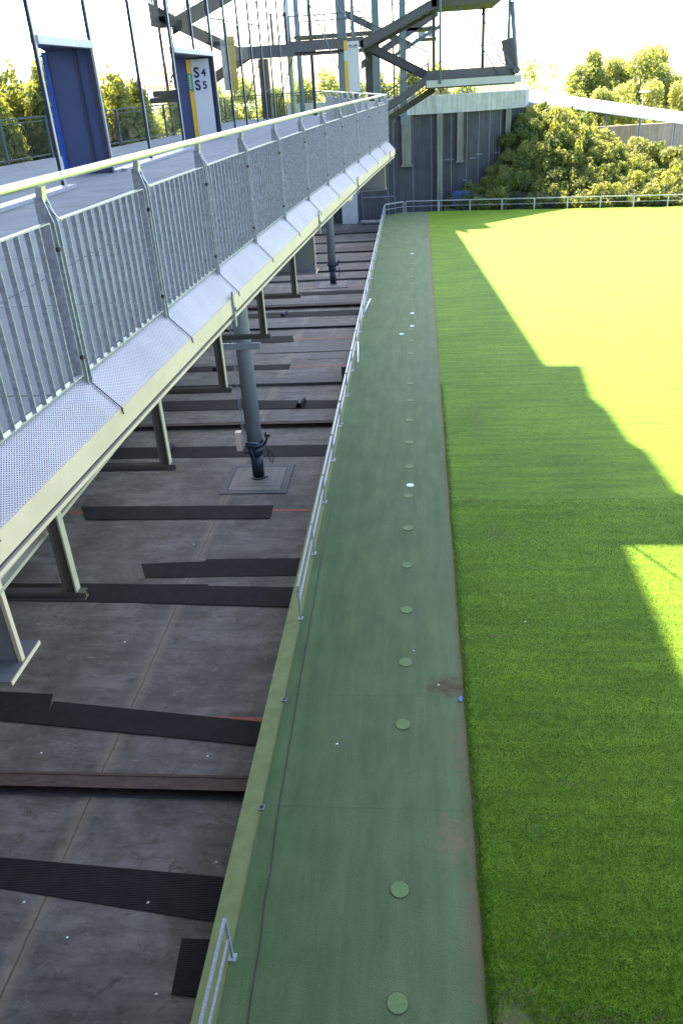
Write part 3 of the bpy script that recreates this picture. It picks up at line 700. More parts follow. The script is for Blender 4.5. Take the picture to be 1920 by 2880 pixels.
for k in range(5):
    rnd = random.Random(40+k); cl = [(0,0,.55,1.15,1.15,.75)]
    for j in range(6):
        a = rnd.uniform(0,6.28); d = rnd.uniform(.3,.95); cl.append((math.cos(a)*d*1.15, math.sin(a)*d*1.15, rnd.uniform(.3,1.45), rnd.uniform(.3,.65), rnd.uniform(.3,.65), rnd.uniform(.3,.7)))
    shr.append((mesh_of(leafcloud(cl, 2900, .12, 50+k), leaf_shrub, 'foliage'), mesh_of(skel(rnd, 1.2, .06, 7, .9), bark, 'stem')))
rnd = random.Random(5); cnt = 0
yrow = 0
while yrow < 11.5:
    x = 4.6 + rnd.uniform(0,1)
    while x < 37:
        y = y0(x) + .4 + yrow + rnd.uniform(-.5,.5)
        ok = y < wy(min(x,12.1)) - .9 if x < 12.6 else y < 106.5
        if ok and bank(x,y) > .05 - .3:
            v = shr[rnd.randrange(5)]; s = rnd.uniform(.75,1.25)*(1 + (.35 if rnd.random() < .2 else 0))
            shade = x < 13.5
            make_plant('shrub', v[0], v[1], leaf_shrub, (x, y, bank(x,y)-.1),
              ('dark green shaded shrub, ' if shade else 'yellow green sunlit shrub, ') + ['bottom','second','third','fourth','fifth','sixth','seventh','eighth'][int(yrow/1.45+.5)] + ' row up the bank, ' + ('behind the blue bin' if x < 6.5 else 'against the slate wall' if x < 10 else 'under the right corner of the parapet' if x < 13.5 else 'under the left end of the canopy' if x < 19 else 'left of the street lamp' if x < 25 else 'below the street lamp' if x < 30 else 'at the right edge of the photo'),
              'shrub', 'shaded shrubs by the slate wall' if shade else ('sunlit shrubs at the foot of the bank' if yrow < 4 else 'sunlit shrubs at the top of the bank'), rnd.uniform(0,6.28), (s,s,s*rnd.uniform(.8,1.25)))
            cnt += 1
        x += rnd.uniform(1.4,2.0)
    yrow += 1.45
print('shrubs', cnt)
trs = []
for k in range(4):
    rnd = random.Random(80+k); cl = []
    for j in range(22):
        z = rnd.uniform(.22,1.0); rr = math.sin(math.pi*min(1,(z-.1)/.95))**.6
        a = rnd.uniform(0,6.28); d = rr*rnd.uniform(.2,.9)*2.6
        cl.append((math.cos(a)*d, math.sin(a)*d, z*9.2, rnd.uniform(.7,1.3), rnd.uniform(.7,1.3), rnd.uniform(.7,1.4)))
    trs.append((mesh_of(leafcloud(cl, 9000, .155, 90+k), leaf_tree, 'crown'), mesh_of(skel(rnd, 9, .2, 12, 2.6), bark, 'trunk')))
pops = []
for k in range(3):
    rnd = random.Random(120+k); cl = []
    for j in range(26):
        z = rnd.uniform(.1,1.0); rr = (1-z)**.25*1.0+.1; a = rnd.uniform(0,6.28); d = rr*rnd.uniform(0,.8)*1.5
        cl.append((math.cos(a)*d, math.sin(a)*d, z*9.6, rnd.uniform(.4,.8), rnd.uniform(.4,.8), rnd.uniform(.8,1.6)))
    pops.append((mesh_of(leafcloud(cl, 9000, .15, 130+k), leaf_left, 'crown'), mesh_of(skel(rnd, 9.4, .16, 10, 1.2), bark, 'trunk')))
sparse = (mesh_of(leafcloud([(random.uniform(-1.6,1.6),random.uniform(-1.6,1.6),4+random.random()*5,.6,.6,.7) for _ in range(12)], 600, .16, 7), leaf_tree, 'crown'), mesh_of(skel(random.Random(3), 9, .12, 16, 2.2), bark, 'trunk'))
def tree(v, x, y, s, lab, grp, parts=('crown','trunk'), z=-1.9):
    make_plant('tree', v[0], v[1], None, (x,y,z), lab, 'tree', grp, random.uniform(0,6.28), (s,s,s*random.uniform(.95,1.05)), parts)
for k, (x, y, s) in enumerate(((24,142,1.45),(27,141,1.62),(30.5,143,1.55),(34,140,1.62),(37.5,143,1.58),(41,140,1.5),(45,143,1.5),(49,140,1.45),(53,145,1.5),(22,128,1.12),(25.5,126,1.2),(29,127,1.22),(33,126,1.2),(37,127,1.2),(41,126,1.15))):
    tree(trs[k % 4], x, y, s, '%s from left of the %s behind the white canopy' % (['first','second','third','fourth','fifth','sixth','seventh','eighth','ninth'][k % 9], 'tall leafy trees' if k < 9 else 'lower bushy trees'), 'tall trees behind the canopy' if k < 9 else 'lower trees behind the canopy')
for k, (x, y, s) in enumerate(((16,124,1.22),(18.5,126,1.15),(20.5,124,1.05),(8,135,1.3),(4.2,138,1.36))):
    tree(trs[(k+1) % 4], x, y, s, ['rounded tree just right of the concrete parapet','rounded tree between the parapet and the white canopy','small tree over the left end of the white canopy','tree seen above the parapet below the stair landing','leafy tree top showing left of the landing masts'][k], 'trees behind the concrete building')
tree(sparse, 17.5, 132, 1.6, 'thin half bare tree against the white sky right of the landing', None) if False else make_plant('tree', sparse[0], sparse[1], None, (17.8,130,-1.9), 'thin half bare tree against the white sky right of the landing', 'tree', None, 0, (1.6,1.6,1.7), ('crown','trunk'))
for k in range(60):
    f = (k % 30)/29; x = -42 + 22*f + random.uniform(-.4,.4); y = 50 + 12*random.random() + f*8
    s = random.uniform(1.36,1.5)*(1.12 if k in (16,17,22) else 1)
    tree(pops[k % 3], x-1.5, y, s*(1+.07*f), 'slender yellowish tree in the row seen through the glass facade', 'slender trees behind the glass facade')
for k in range(16):
    x = -60 + 4.2*k; tree(trs[k % 4], x, 140+random.uniform(-8,8), random.uniform(1.5,1.7), 'distant bushy tree on the horizon behind the glass, number %s from left' % ['one','two','three','four','five','six','seven','eight','nine','ten','eleven','twelve','thirteen','fourteen','fifteen','sixteen'][k], 'distant trees behind the glass facade')

# ------------------------------------------------------------ promenade deck
FZ = 11.35
def ex(y): return -2.48 + .033*y + .00105*y*y
D = thing('promenade_deck', (-3, 10, FZ), 'raised walkway deck with pale blue grey tread plates and a cream painted edge', 'walkway')
ys = [-3 + 29.6*k/37 for k in range(38)]
left = [(-13.8,-3),(-13.6,8),(-13.2,17),(-12.2,25),(-11.0,31),(-10.3,38),(-10.4,50.2)]
right = [(ex(y)-.03, y) for y in ys] + [(-5.2,50.2)]
MB().prism(right + left[::-1], FZ-.12, FZ).build('deck_floor', deckm, D)
MB().prism([(x-.12, y) for x, y in right[:-1]] + [(-5.3,50)] + [(x+.1,y) for x, y in left[::-1]], FZ-.62, FZ-.13).build('deck_substructure', greyp, D)
b = MB(); uv = []
acc = 0
for i, y in enumerate(ys):
    if i: acc += math.hypot(y-ys[i-1], ex(y)-ex(ys[i-1]))
    b.v += [(ex(y)-.02, y, FZ-.01), (ex(y)+.22, y, FZ-.27)]; uv += [(acc, 0), (acc, .35)]
for i in range(len(ys)-1): b.f.append((2*i,2*i+1,2*i+3,2*i+2))
b.build('perforated_plate', perf, D, uvs=uv)
b = MB()
for i in range(len(ys)-1):
    y1,y2 = ys[i],ys[i+1]
    b.plate([(ex(y1)+.22,y1,FZ-.425),(ex(y2)+.22,y2,FZ-.425),(ex(y2)+.22,y2,FZ-.265),(ex(y1)+.22,y1,FZ-.265)],(-.025,0,0))
    b.plate([(ex(y1)+.215,y1,FZ-.275),(ex(y2)+.215,y2,FZ-.275),(ex(y2)+.19,y2,FZ-.27),(ex(y1)+.19,y1,FZ-.27)],(0,0,.004))
b.build('edge_fascia', cream, D)
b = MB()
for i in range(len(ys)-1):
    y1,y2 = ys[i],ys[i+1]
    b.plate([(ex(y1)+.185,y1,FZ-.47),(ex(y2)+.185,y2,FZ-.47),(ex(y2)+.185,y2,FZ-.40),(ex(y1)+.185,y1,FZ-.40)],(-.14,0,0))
b.build('gap_shadow_strip', dgrey, D)  # dark strip standing in for the shadow in the recess below the fascia
b = MB()
for i in range(len(ys)-1):
    y1,y2 = ys[i],ys[i+1]
    b.plate([(ex(y1)+.205,y1,FZ-.50),(ex(y2)+.205,y2,FZ-.50),(ex(y2)+.205,y2,FZ-.472),(ex(y1)+.205,y1,FZ-.472)],(-.2,0,0))
b.build('lower_flange', cream, D)
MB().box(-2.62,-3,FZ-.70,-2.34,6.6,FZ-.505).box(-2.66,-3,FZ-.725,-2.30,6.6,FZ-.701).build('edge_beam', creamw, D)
# cantilever girders
for (y, zb) in ((3.45,FZ-1.22),(14.1,FZ-1.25),(25.5,FZ-1.27)):
    xe = ex(y)+.04; zt = FZ-.63
    gname = MB().plate([(xe,y-.012,zt),(xe-.02,y-.012,zb+.02),(-6.5,y-.012,zb-.1),(-6.5,y-.012,zt)],(0,.024,0)).build('girder_web', girdp, D)
    MB().plate([(xe+.02,y-.19,zb+.02),(-6.5,y-.19,zb-.1),(-6.5,y-.19,zb-.13),(xe+.02,y-.19,zb-.012)],(0,.38,0)).build('girder_flange', girdp, gname)
    MB().box(xe-.012,y-.018,zb+.02,xe+.012,y+.018,zt).box(xe+.0201,y-.19,zb-.01,xe+.026,y+.19,zb+.018).build('girder_end_edge', cream, gname)
# hangers with cross channels
for y in (4.05,5.95,7.84,9.8,11.9):
    xe = ex(y)+.14; zb = FZ-1.12
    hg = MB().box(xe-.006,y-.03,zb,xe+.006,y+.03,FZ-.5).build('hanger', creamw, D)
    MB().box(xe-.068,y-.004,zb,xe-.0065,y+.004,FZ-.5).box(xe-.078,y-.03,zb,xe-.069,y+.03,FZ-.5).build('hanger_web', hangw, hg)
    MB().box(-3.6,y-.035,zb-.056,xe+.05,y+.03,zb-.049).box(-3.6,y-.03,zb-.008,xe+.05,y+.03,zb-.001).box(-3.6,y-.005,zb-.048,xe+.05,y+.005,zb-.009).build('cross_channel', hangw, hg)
# drain pipe and small brackets
MB().tube([(-2.5,18.5,FZ-.75),(-1.9,20.6,FZ-.85),(-1.72,21.4,FZ-.95),(-1.7,21.8,FZ-.75),(-1.72,22.0,FZ-.5)], .11, 14).build('drain_pipe', cream, D)
for y in (8.15,13.7,18.6,25.2):
    MB().box(ex(y)+.222,y-.03,FZ-.56,ex(y)+.24,y+.03,FZ-.2).box(ex(y)+.2405,y-.012,FZ-.40,ex(y)+.255,y+.012,FZ-.36).build('edge_bracket', galv_dull, D)

# raised kerb plates below the facade
MB().box(-7.25,-3,FZ+.001,-7.1,17.35,FZ+.07).box(-7.22,20.6,FZ+.001,-7.07,27.3,FZ+.07).build('floor_channel', galv, D)

tag(MB().box(-19.4,-12,-1.5,-18.9,95,9.6).build('trench_wall', conc_col), 'dark concrete wall on the far side of the trench under the walkway', 'wall')

# ------------------------------------------------------------ guard railing
P = [-.3,1.5,3.3,5.04,6.72,8.42,10.16,12.0,13.95,16.0,18.1,20.3,22.4,24.5,26.55]
Rl = thing('guard_railing', (-2, 10, FZ), 'galvanised guard railing with thin flat bars and a bright stainless handrail along the walkway edge', 'railing')
HR = FZ + 1.215
def railing(root, posts, xf, yf, hr, tops=True, gap=.06):
    # posts: parameters; xf,yf map parameter to plan position
    for s in posts:
        x, y = xf(s), yf(s); e = .02
        tx, ty = xf(s+e)-xf(s-e), yf(s+e)-yf(s-e); L_ = math.hypot(tx,ty); tx/=L_; ty/=L_; nx, ny = ty, -tx
        b = MB()
        for o_ in (-.028,.028):
            cx, cy = x+tx*o_, y+ty*o_
            b.bar((cx,cy,FZ-.10),(cx,cy,hr-.06), .012, .09, (nx,ny,0)) if False else b.plate([(cx-nx*.055,cy-ny*.055,FZ-.1),(cx+nx*.045,cy+ny*.045,FZ-.1),(cx+nx*.045,cy+ny*.045,hr-.24),(cx-nx*.0,cy-ny*.0,hr-.085),(cx-nx*.055,cy-ny*.055,hr-.085)], (tx*.01,ty*.01,0))
        p = b.build('post', galv, root)
        MB().plate([(x-nx*.05-tx*.02,y-ny*.05-ty*.02,hr-.12),(x+nx*.0-tx*.02,y+ny*.0-ty*.02,hr-.12),(x+nx*.01-tx*.02,y+ny*.01-ty*.02,hr-.028),(x-nx*.03-tx*.02,y-ny*.03-ty*.02,hr-.028)], (tx*.05,ty*.05,0)).build('rail_bracket', stain, p)
        MB().tube([(x+nx*.01,y+ny*.01,hr-.13),(x+nx*.05+tx*.03,y+ny*.05+ty*.03,hr-.22),(x+nx*.055+tx*.07,y+ny*.055+ty*.07,hr-.235)], .006, 6).build('brace', stain, p)
        MB().tube([(x+nx*.03-tx*.045,y+ny*.03-ty*.045,FZ+.12),(x+nx*.055-tx*.045,y+ny*.055-ty*.045,FZ+.12)], .014, 8).tube([(x+nx*.03-tx*.045,y+ny*.03-ty*.045,FZ+.82),(x+nx*.055-tx*.045,y+ny*.055-ty*.045,FZ+.82)], .014, 8).build('bolt', rust, p)
    for a, c in zip(posts, posts[1:]):
        b = MB()
        sa, sc = a+gap/ max(.01,math.hypot(xf(a+.01)-xf(a),yf(a+.01)-yf(a))*100)*1, c-gap/ max(.01,math.hypot(xf(c)-xf(c-.01),yf(c)-yf(c-.01))*100)*1
        zt, zb = hr-.235, FZ+.0
        def pt(s, z, o_=.0):
            e=.02; tx,ty = xf(s+e)-xf(s-e), yf(s+e)-yf(s-e); L_=math.hypot(tx,ty); return (xf(s)+ty/L_*o_, yf(s)-tx/L_*o_, z)
        n = 4
        for k in range(n):
            s0, s1 = sa+(sc-sa)*k/n, sa+(sc-sa)*(k+1)/n
            b.bar(pt(s0,zt,.012),pt(s1,zt,.012),.042,.009); b.bar(pt(s0,zb,.012),pt(s1,zb,.012),.042,.009)
        L_ = math.hypot(xf(sc)-xf(sa), yf(sc)-yf(sa)); m_n = max(3, int(round(L_/.132)))
        for k in range(m_n+1):
            s = sa+(sc-sa)*k/m_n; p0, p1 = pt(s,zb+.0045,.012), pt(s,zt-.0045,.012)
            q = pt(s,0,.033); r_ = pt(s,0,-.009); dx,dy = (q[0]-r_[0]),(q[1]-r_[1])
            e=.02; tx,ty = xf(s+e)-xf(s-e), yf(s+e)-yf(s-e); l2=math.hypot(tx,ty); tx/=l2; ty/=l2; th=.007
            wdt = .8 if 0 < k < m_n else 1
            b.plate([(p0[0]-dx/2*wdt-tx*th/2,p0[1]-dy/2*wdt-ty*th/2,p0[2]),(p0[0]+dx/2*wdt-tx*th/2,p0[1]+dy/2*wdt-ty*th/2,p0[2]),(p0[0]+dx/2*wdt-tx*th/2,p0[1]+dy/2*wdt-ty*th/2,p1[2]),(p0[0]-dx/2*wdt-tx*th/2,p0[1]-dy/2*wdt-ty*th/2,p1[2])],(tx*th,ty*th,0))
        b.build('infill_panel', galv, root)
railing(Rl, P, lambda s: ex(s), lambda s: s, HR)
MB().tube([(ex(y)-.012, y, HR) for y in [-1+27.55*k/40 for k in range(41)]], .0275, 16).build('handrail', stain, Rl)
# seams on the perforated plate carried by the posts
b = MB()
for y in P[1:]:
    b.bar((ex(y)-.015,y,FZ-.004),(ex(y)+.235,y,FZ-.272),.008,.006); b.bar((ex(y)+.225,y,FZ-.27),(ex(y)+.232,y,FZ-.31),.008,.008)
b.build('plate_seam', dgrey, D)
# return railing across the end of the deck
R2 = thing('guard_railing', (-3, 38, FZ), 'farther railing that turns back behind the corner of the walkway', 'railing')
x0r, y0r, x1r, y1r = ex(26.6), 26.7, -5.2, 50.0
LR = math.hypot(x1r-x0r, y1r-y0r); fx = lambda s: x0r+(x1r-x0r)*s/LR; fyy = lambda s: y0r+(y1r-y0r)*s/LR
railing(R2, [.1+2.1*k for k in range(11)], fx, fyy, HR)
MB().tube([(x0r,y0r-.1,HR),(fx(LR),fyy(LR),HR)], .026, 12).build('handrail', stain, R2)

# ------------------------------------------------------------ left deck fence behind the facade
LF = thing('deck_fence', (-12.5, 20, FZ), 'dark steel fence with vertical bars on the far side of the walkway behind the glass', 'fence')
fp = [(-13.6,5),(-13.4,10),(-13.1,15),(-12.7,20),(-12.2,25),(-11.3,29.5),(-10.6,34),(-10.3,38.5),(-10.35,44),(-10.4,50),(-5.2,50)]
tr_ = MB(); bb_ = MB(); fd = mat('dark_green_steel', (.06,.085,.09), .5, .1, 3, .15)
for (xa,ya),(xb,yb) in zip(fp, fp[1:]):
    L_ = math.hypot(xb-xa,yb-ya); n = max(1, round(L_/2.3))
    tr_.bar((xa,ya,FZ+1.2),(xb,yb,FZ+1.2),.06,.045); tr_.bar((xa,ya,FZ+.1),(xb,yb,FZ+.1),.04,.04); tr_.bar((xa,ya,FZ+1.08),(xb,yb,FZ+1.08),.03,.03)
    for k in range(n):
        q = k/n; x, y = xa+(xb-xa)*q, ya+(yb-ya)*q; MB().bar((x,y,FZ),(x,y,FZ+1.18),.07,.12).build('post', fd, LF)
    m_n = int(L_/.13)
    for k in range(m_n):
        q = k/m_n; bb_.bar((xa+(xb-xa)*q,ya+(yb-ya)*q,FZ+.1),(xa+(xb-xa)*q,ya+(yb-ya)*q,FZ+1.08),.012,.012)
tr_.build('rail', fd, LF); bb_.build('fence_bars', fd, LF)

# ------------------------------------------------------------ glass facade
F = thing('glass_facade', (-7.4, 30, FZ), 'tall frameless glass screen with slim vertical mullions and two blue doorways', 'glass screen')
X = -7.4; TOP = 19.5
MY = [5.2,8.3,11.3,14.3,17.4,20.5,23.75,27.45,30.3,33.0,35.75,38.45,41.1,43.8,46.5,49.9]
d1, d2 = (17.4,20.5,13.98), (27.45,33.0,14.06)
for k, y in enumerate(MY):
    zb = d2[2]+.16 if abs(y-30.3) < .01 else FZ
    big = y in (17.4,20.5,27.45,33.0,49.9)
    mu = MB().box(X-.035,y-.03,zb,X+.035,y+.03,TOP).build('mullion', frame_d, F)
    MB().box(X+.036,y-.045,zb,X+.05,y-.005 if not big else y+.03,TOP).build('mullion_cap', frame_l, mu)
for a, c in zip(MY, MY[1:]):
    z0 = FZ+.06
    if a == 17.4: z0 = d1[2]+.18
    if 27 < a < 32: z0 = d2[2]+.18
    MB().box(X-.008,a+.032,z0,X+.008,c-.032,TOP-.02).build('glass_pane', glass, F)
    if z0 < FZ+.1: MB().box(X-.06,a+.035,FZ+.001,X+.09,c-.035,FZ+.055).build('sill', frame_l, F)
for (ya, yb, z) in (d1, d2):
    MB().box(X-.07,ya+.031,z,X+.09,yb-.031,z+.15).build('lintel', frame_l, F)
    dep = 1.08 if ya < 20 else 1.5
    w1 = MB().box(X-dep,yb-.045,FZ+.001,X-.04,yb-.031,z+.10).build('reveal_wall', bluep, F)
    MB().box(X-.42,yb-.075,FZ+.002,X-.36,yb-.046,z-.004).box(X-.035,yb-.16,FZ+.002,X+.05,yb-.046,z-.004).build('door_frame', frame_d, w1)
    MB().prism([(X-.075,ya+.035),(X-.075,yb-.05),(X-dep,yb-.05)],z+.005,z+.03).build('reveal_soffit', frame_d, F)
    if ya < 20: MB().box(X-dep-.085,yb-.10,FZ+.001,X-dep-.005,yb-.03,z-.01).build('door_edge', blueb, F)
# end columns of the facade
MB().tube([(-7.35,53.5,FZ),(-7.35,53.5,TOP)], .17, 12).build('end_post', frame_l, F)
MB().tube([(-7.25,57.0,FZ-2),(-7.25,57.0,TOP)], .17, 12).build('end_post', towerb, F)
MB().box(-6.55,56.9,FZ-2,-6.35,57.1,TOP).build('end_post', frame_d, F)

# signs
s1 = thing('door_sign', (-8.05, 32.8, FZ), 'tall white sign with yellow side strip reading S4 S5 inside the second doorway', 'sign')
MB().box(-8.20,32.80,FZ+.08,-7.53,32.86,14.0).build('sign_face', whitep, s1)
MB().box(-8.36,32.79,FZ+.08,-8.205,32.87,14.0).build('side_strip', yellow, s1)
MB().box(-8.365,32.775,12.98,-8.20,32.789,13.56).build('green_label', greenp, s1)
b = MB()
for k in range(8):
    z = 13.05+.058*k; b.plate([(-8.31,32.77,z),(-8.25,32.77,z+.012),(-8.25,32.77,z+.045),(-8.31,32.77,z+.033)],(0,.004,0))
b.build('label_script', paleg, s1)
lettering('S', .46, (-8.02,32.79,13.42), navy, s1); lettering('4', .34, (-7.75,32.79,13.45), navy, s1)
lettering('S', .46, (-8.02,32.79,13.01), navy, s1); lettering('5', .34, (-7.75,32.79,13.04), navy, s1)
s2 = thing('hanging_sign', (-2.3, 30, 12.6), 'narrow white hanging sign with yellow edge reading 71-76 beside the stair tower', 'sign')
MB().box(-2.21,29.97,12.66,-1.83,30.03,14.12).build('sign_face', whitep, s2)
MB().box(-2.32,29.96,12.66,-2.215,30.04,14.15).build('side_strip', yellow, s2)
MB().box(-2.322,29.95,13.56,-2.213,29.959,13.86).build('green_label', paleg, s2)
MB().tube([(-2.02,30,14.12),(-2.02,30,15.6)],.025,8).build('hanger_rod', towerb, s2)
lettering('71-76', .125, (-2.01,29.965,13.93), navy, s2)
s3 = thing('sign_reflection', (-8.9, 38, 12.6), 'pale grey and yellow copy standing in for a sign mirrored in the glass', 'sign')
MB().box(-9.85,46,12.9,-9.45,46.06,15.2).build('sign_face', mat('reflected_sign_face',(.34,.35,.38),.6), s3)  # modelled reflection: dulled panels in place of a mirror image
MB().box(-9.44,45.99,12.9,-9.12,46.07,15.3).build('side_strip', mat('reflected_yellow',(.45,.32,.06),.6), s3)

# ------------------------------------------------------------ right stair tower
T = thing('stair_tower', (0, 34.5, 11), 'dark grey steel stair tower with diagonal flights and a landing above the turf strip', 'stair tower')
def stringer(p0, p1, y, hgt, th, m, nm_='stringer', root=None):
    (xa,za),(xb,zb) = p0,p1
    o_ = MB().plate([(xa,y,za-hgt/2),(xb,y,zb-hgt/2),(xb,y,zb+hgt/2),(xa,y,za+hgt/2)],(0,th,0)).build(nm_, m, root or T)
    a = MB()
    for s in (-1,1): a.plate([(xa,y-.05,za+s*hgt/2),(xb,y-.05,zb+s*hgt/2),(xb,y-.05,zb+s*(hgt/2+.025)),(xa,y-.05,za+s*(hgt/2+.025))],(0,th+.1,0))
    a.build('stringer_flange', m, o_); return o_
def steps(p0, p1, ya, yb, n, m, root):
    (xa,za),(xb,zb) = p0,p1; b = MB()
    for k in range(n):
        q0, q1 = k/n, (k+1)/n; x0,x1 = xa+(xb-xa)*q0, xa+(xb-xa)*q1; z = za+(zb-za)*q1
        lo,hi = min(x0,x1)-.02, max(x0,x1)+.02
        b.box(lo,ya,z-.03,hi,yb,z)
    b.build('steps', m, root)
stringer((-1.95,14.08),(.78,15.24),33,.27,.05,towerp)
stringer((-1.95,14.0),(.78,15.14),34.3,.24,.05,brownp)
steps((-1.95,13.98),(.78,15.1),33.06,34.3,9,brownp,T)
stringer((-1.75,14.1),(.5,12.98),34.5,.25,.05,towerp)
stringer((-1.75,14.0),(.5,12.9),35.7,.2,.05,brownp)
steps((.5,12.98),(-1.75,14.05),34.56,35.7,8,brownp,T)
stringer((.42,12.86),(-2.0,11.45),33,.25,.05,towerp)
stringer((.75,12.55),(-1.9,11.15),34.3,.2,.05,brownp)
steps((-2.0,11.4),(.42,12.8),33.06,34.3,10,brownp,T)
# right landing
MB().box(.40,32.95,12.60,3.80,33.02,12.83).build('landing_fascia', light_fascia, T)
MB().box(.40,33.03,12.78,3.60,36.2,12.86).build('landing_floor', brownp, T)
MB().box(.40,33.03,12.55,3.60,33.11,12.77).box(3.52,33.12,12.55,3.6,36.2,12.77).box(.4,36.1,12.55,3.5,36.2,12.77).build('landing_beam', brownp, T)
MB().box(.40,33.12,12.861,3.62,33.16,13.14).build('toe_plate', towerp, T)
# left landing
MB().box(-4.55,33,14.02,-1.85,33.06,14.33).box(-4.55,33.061,14.3,-1.85,36.2,14.36).build('left_landing', towerp, T)
MB().box(-4.4,33.3,13.95,-1.9,36.1,14.01).build('landing_soffit', dgrey, T)
MB().box(-10.5,50.6,14.35,-5.5,50.7,14.95).box(-10.5,50.7,14.9,-5.5,53,14.98).build('rear_gangway', towerp, T)
# top landing
MB().plate([(.6,33,15.1),(2.95,33,15.1),(3.3,33,15.35),(3.3,33,15.6),(.6,33,15.6)],(0,3.2,0)).build('top_landing', brownp, T)
# columns
MB().box(.62,33.3,12.87,.74,33.45,15.1).build('post', brownp, T)
MB().box(-1.92,35,11.3,-1.62,35.3,14.0).build('post', brownp, T)
for (x, y, r, z0, z1, m) in ((.9,32.88,.045,12.7,18,towerb),(2.6,35.6,.06,12.86,15.1,towerp),(3.42,34.2,.05,12.86,18,towerb)):
    MB().tube([(x,y,z0),(x,y,z1)], r, 10).build('post', m, T)
for (xa, xb) in ((-3.55,-3.12),(-1.93,-1.62),(-.70,-.40)):
    MB().box(xa,42,11.0,xb,42.35,18.5).build('main_column', towerb, T)
MB().box(-2.75,40,FZ,-2.6,40.15,18).box(-.98,40.2,11.2,-.9,40.3,18).build('rear_post', towerp, T)
MB().tube([(3.66,33.2,12.88),(3.40,33.2,15.1)], .075, 10).build('raking_post', towerb, T)
MB().plate([(3.33,33.6,13.0),(3.72,33.6,13.0),(3.60,33.6,14.05),(3.1,33.6,13.95)],(0,.03,0)).build('wing_plate', towerp, T)
b = MB(); n=16
b.tube([(3.62,32.9,12.98),(3.62,33.3,12.98)], .12, 16); b.build('pivot_ring', towerp, T)
b = MB(); 
for p0, p1 in (((2.05,33.1,15.4),(3.1,33.1,13.25)),((1.45,33.1,15.1),(3.0,33.1,12.9)),((3.1,33.1,13.25),(3.6,33.0,12.98)),((2.95,33.2,13.9),(3.55,33.1,13.0)),((-4.0,32.6,16.2),(-2.3,32.6,12.4)),((-3.0,32.7,16.0),(-1.7,32.7,13.6))):
    MB().tube([p0,p1], .022, 6).build('bracing_rod', towerb, T)
# railings on the tower
def stair_rail(root, pts, h, y, nbar=True, m=towerp):
    b = MB(); bb = MB()
    for (xa,za),(xb,zb) in zip(pts, pts[1:]):
        b.bar((xa,y,za+h),(xb,y,zb+h),.04,.04); b.bar((xa,y,za+.1),(xb,y,zb+.1),.03,.03)
        L_ = math.hypot(xb-xa, zb-za); n = max(2, int(L_/.12))
        for k in range(n+1):
            x = xa+(xb-xa)*k/n; z = za+(zb-za)*k/n; bb.bar((x,y,z+.1),(x,y,z+h),.014 if y < 50 else .05,.014)
        n2 = max(1, round(L_/1.1))
        for k in range(n2+1): x = xa+(xb-xa)*k/n2; z = za+(zb-za)*k/n2; b.bar((x,y,z),(x,y,z+h),.045,.045)
    b.build('stair_handrail', m, root); bb.build('baluster_infill', m, root)
stair_rail(T, [(-4.5,14.34),(-1.9,14.34)], .78, 33.05); stair_rail(T, [(-4.5,14.34),(-1.9,14.34)], .78, 36.1)
stair_rail(T, [(-1.75,14.1),(.5,12.98)], .8, 35.75)
stair_rail(T, [(.5,12.5),(-1.9,11.2)], .9, 34.4)
b = MB()
for x in (1.35,2.25): b.tube([(x,36,12.8),(x,36,13.95)], .022, 6)
b.build('lamp_stalk', towerb, T)
# rear stairs seen through the columns
stringer((-2.6,13.6),(1.1,15.6),44,.3,.06,towerp,'rear_stringer'); stringer((-3.5,15.9),(-.2,14.3),44.5,.28,.06,towerp,'rear_stringer')
stringer((-1.0,13.9),(1.2,15.0),43.6,.12,.05,towerb,'rear_stringer')
stringer((-.6,12.2),(-2.6,11.3),42.6,.2,.05,towerp,'rear_stringer')
MB().box(-5.8,44,14.9,1.0,46,15.02).build('rear_landing', brownp, T)
MB().box(.0,47,14.55,1.1,48,14.68).build('rear_platform', brownp, T)
stair_rail(T, [(-3.5,15.02),(.9,15.02)], 1.0, 44.0)
MB().box(.15,46.9,14.69,.55,47,15.0).box(.7,46.9,14.69,1.05,47,15.2).build('control_box', mat('pale_box',(.45,.48,.55),.5), T)

# ------------------------------------------------------------ left stair tower behind the glass
towerd = mat('backlit_stair_paint', (.038, .036, .042), .6, 0, 2, .15)  # tower paint darkened so the colour itself carries the backlit shade
T2 = thing('stair_tower', (-11, 52.5, 8), 'second dark steel stair tower seen through the glass facade', 'stair tower')
def s2r(p0, p1, y, hgt, m=towerd): return stringer(p0, p1, y, hgt, .08, m, 'stringer', T2)
s2r((-15.0,17.15),(-9.75,14.55),52,.62); s2r((-14.2,16.35),(-10.0,18.0),53.5,.75); s2r((-12.2,13.5),(-9.7,14.75),53.6,.55)
steps((-15,17.0),(-9.8,14.5),52.1,53.4,14,towerd,T2)
MB().box(-10.6,52,14.40,-6.6,52.1,14.85).box(-10.6,52.1,14.8,-6.6,54,14.9).build('middle_landing', towerd, T2)
MB().box(-15.0,52,16.35,-13.9,54,16.8).build('upper_landing', towerd, T2)
MB().box(-15.75,52,12.45,-13.6,54.4,12.75).build('lower_landing', towerd, T2)
MB().box(-15.5,52,12.76,-13.9,54.2,13.1).build('landing_upstand', towerd, T2)
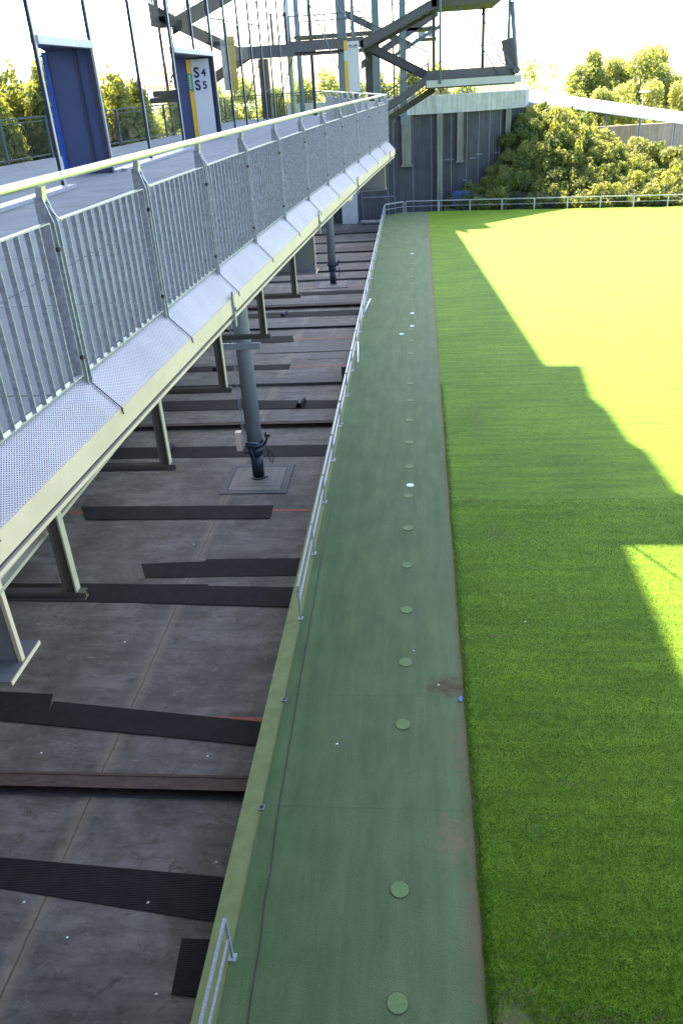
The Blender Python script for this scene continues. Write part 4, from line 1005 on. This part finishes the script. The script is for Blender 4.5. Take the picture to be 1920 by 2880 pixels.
for (x, y, s, z0, z1) in ((-14.7,52.2,.14,12.8,18),(-14.05,52.3,.1,12.8,18),(-15.2,54,.1,-1.9,14.6),(-9.2,53,.55,11.0,14.4),(-8.2,52.4,.14,14.8,16.6),(-7.4,52.4,.14,14.8,16.6),(-10.9,52.4,.14,14.8,16.3)):
    MB().box(x,y,z0,x+s,y+s,z1).build('post', towerd, T2)
stair_rail(T2, [(-15.0,17.4),(-9.75,14.85)], 1.05, 52.05, True, towerd); stair_rail(T2, [(-15.6,13.1),(-13.9,13.1)], 1.3, 52.1, True, towerd); stair_rail(T2, [(-15.0,16.8),(-14.0,16.8)], 1.1, 52.1, True, towerd)
stair_rail(T2, [(-14.2,16.8),(-10.6,18.2)], 1.0, 53.6, True, towerd)
b = MB()
for p0, p1 in (((-8.9,52.3,17.2),(-9.6,52.3,14.9)),((-8.9,52.3,14.4),(-10.3,52.3,11.6)),((-7.2,52.3,17.3),(-7.8,52.3,14.9)),((-11.8,52.3,16.6),(-8.2,52.3,15.9)),((-13.5,52.3,15.4),(-14.5,52.3,13.3)),((-10.2,52.6,14.4),(-10.9,52.6,12)),((-7.0,52.3,14.4),(-8.2,52.3,11.6))):
    MB().tube([p0,p1], .035, 6).build('bracing_rod', towerd, T2)

# ------------------------------------------------------------ unseen arena roof and wall, added and shaped to shade the scene
hz = 40.; ox, oy = -.36*hz, .75*hz
gs = [(-17,-45),(30,-45),(30,3),(6.2,3),(6.2,21.5),(9.2,21.5),(8.72,24),(8.5,28.4),(8.1,29.2),(7.95,32.6),(7.6,34),(7.9,38.4),(6.23,38.5),(3.6,78.7),(4.85,76.6),(4.65,78.9),(7.1,79.0),(6.46,81.7),(12,86.1),(15.5,88.8),(11,93),(-17,95)]
RF = thing('shade_caster', (-38,42,-1.5), 'unseen arena wall and roof sheet added to shade the scene', 'shade_caster')
MB().prism([(x+ox,y+oy) for x, y in gs], hz, hz+.25).build('shade_roof', white, RF)  # outline is the wanted ground shadow shifted up towards the sun
MB().box(-46,-12,-1.9,9,-9,38).build('shade_wall', mat('shade_wall_cladding',(.07,.08,.10),.5,0,1,.2), RF)  # added behind the camera to darken the faces turned towards it
for (x, y) in ((-34.5,8),(-13,7),(-34.5,30)): MB().tube([(x,y,-1.9),(x,y,hz)], .6, 16).build('shade_roof_prop', galv_dull, RF)  # unseen props for the added roof
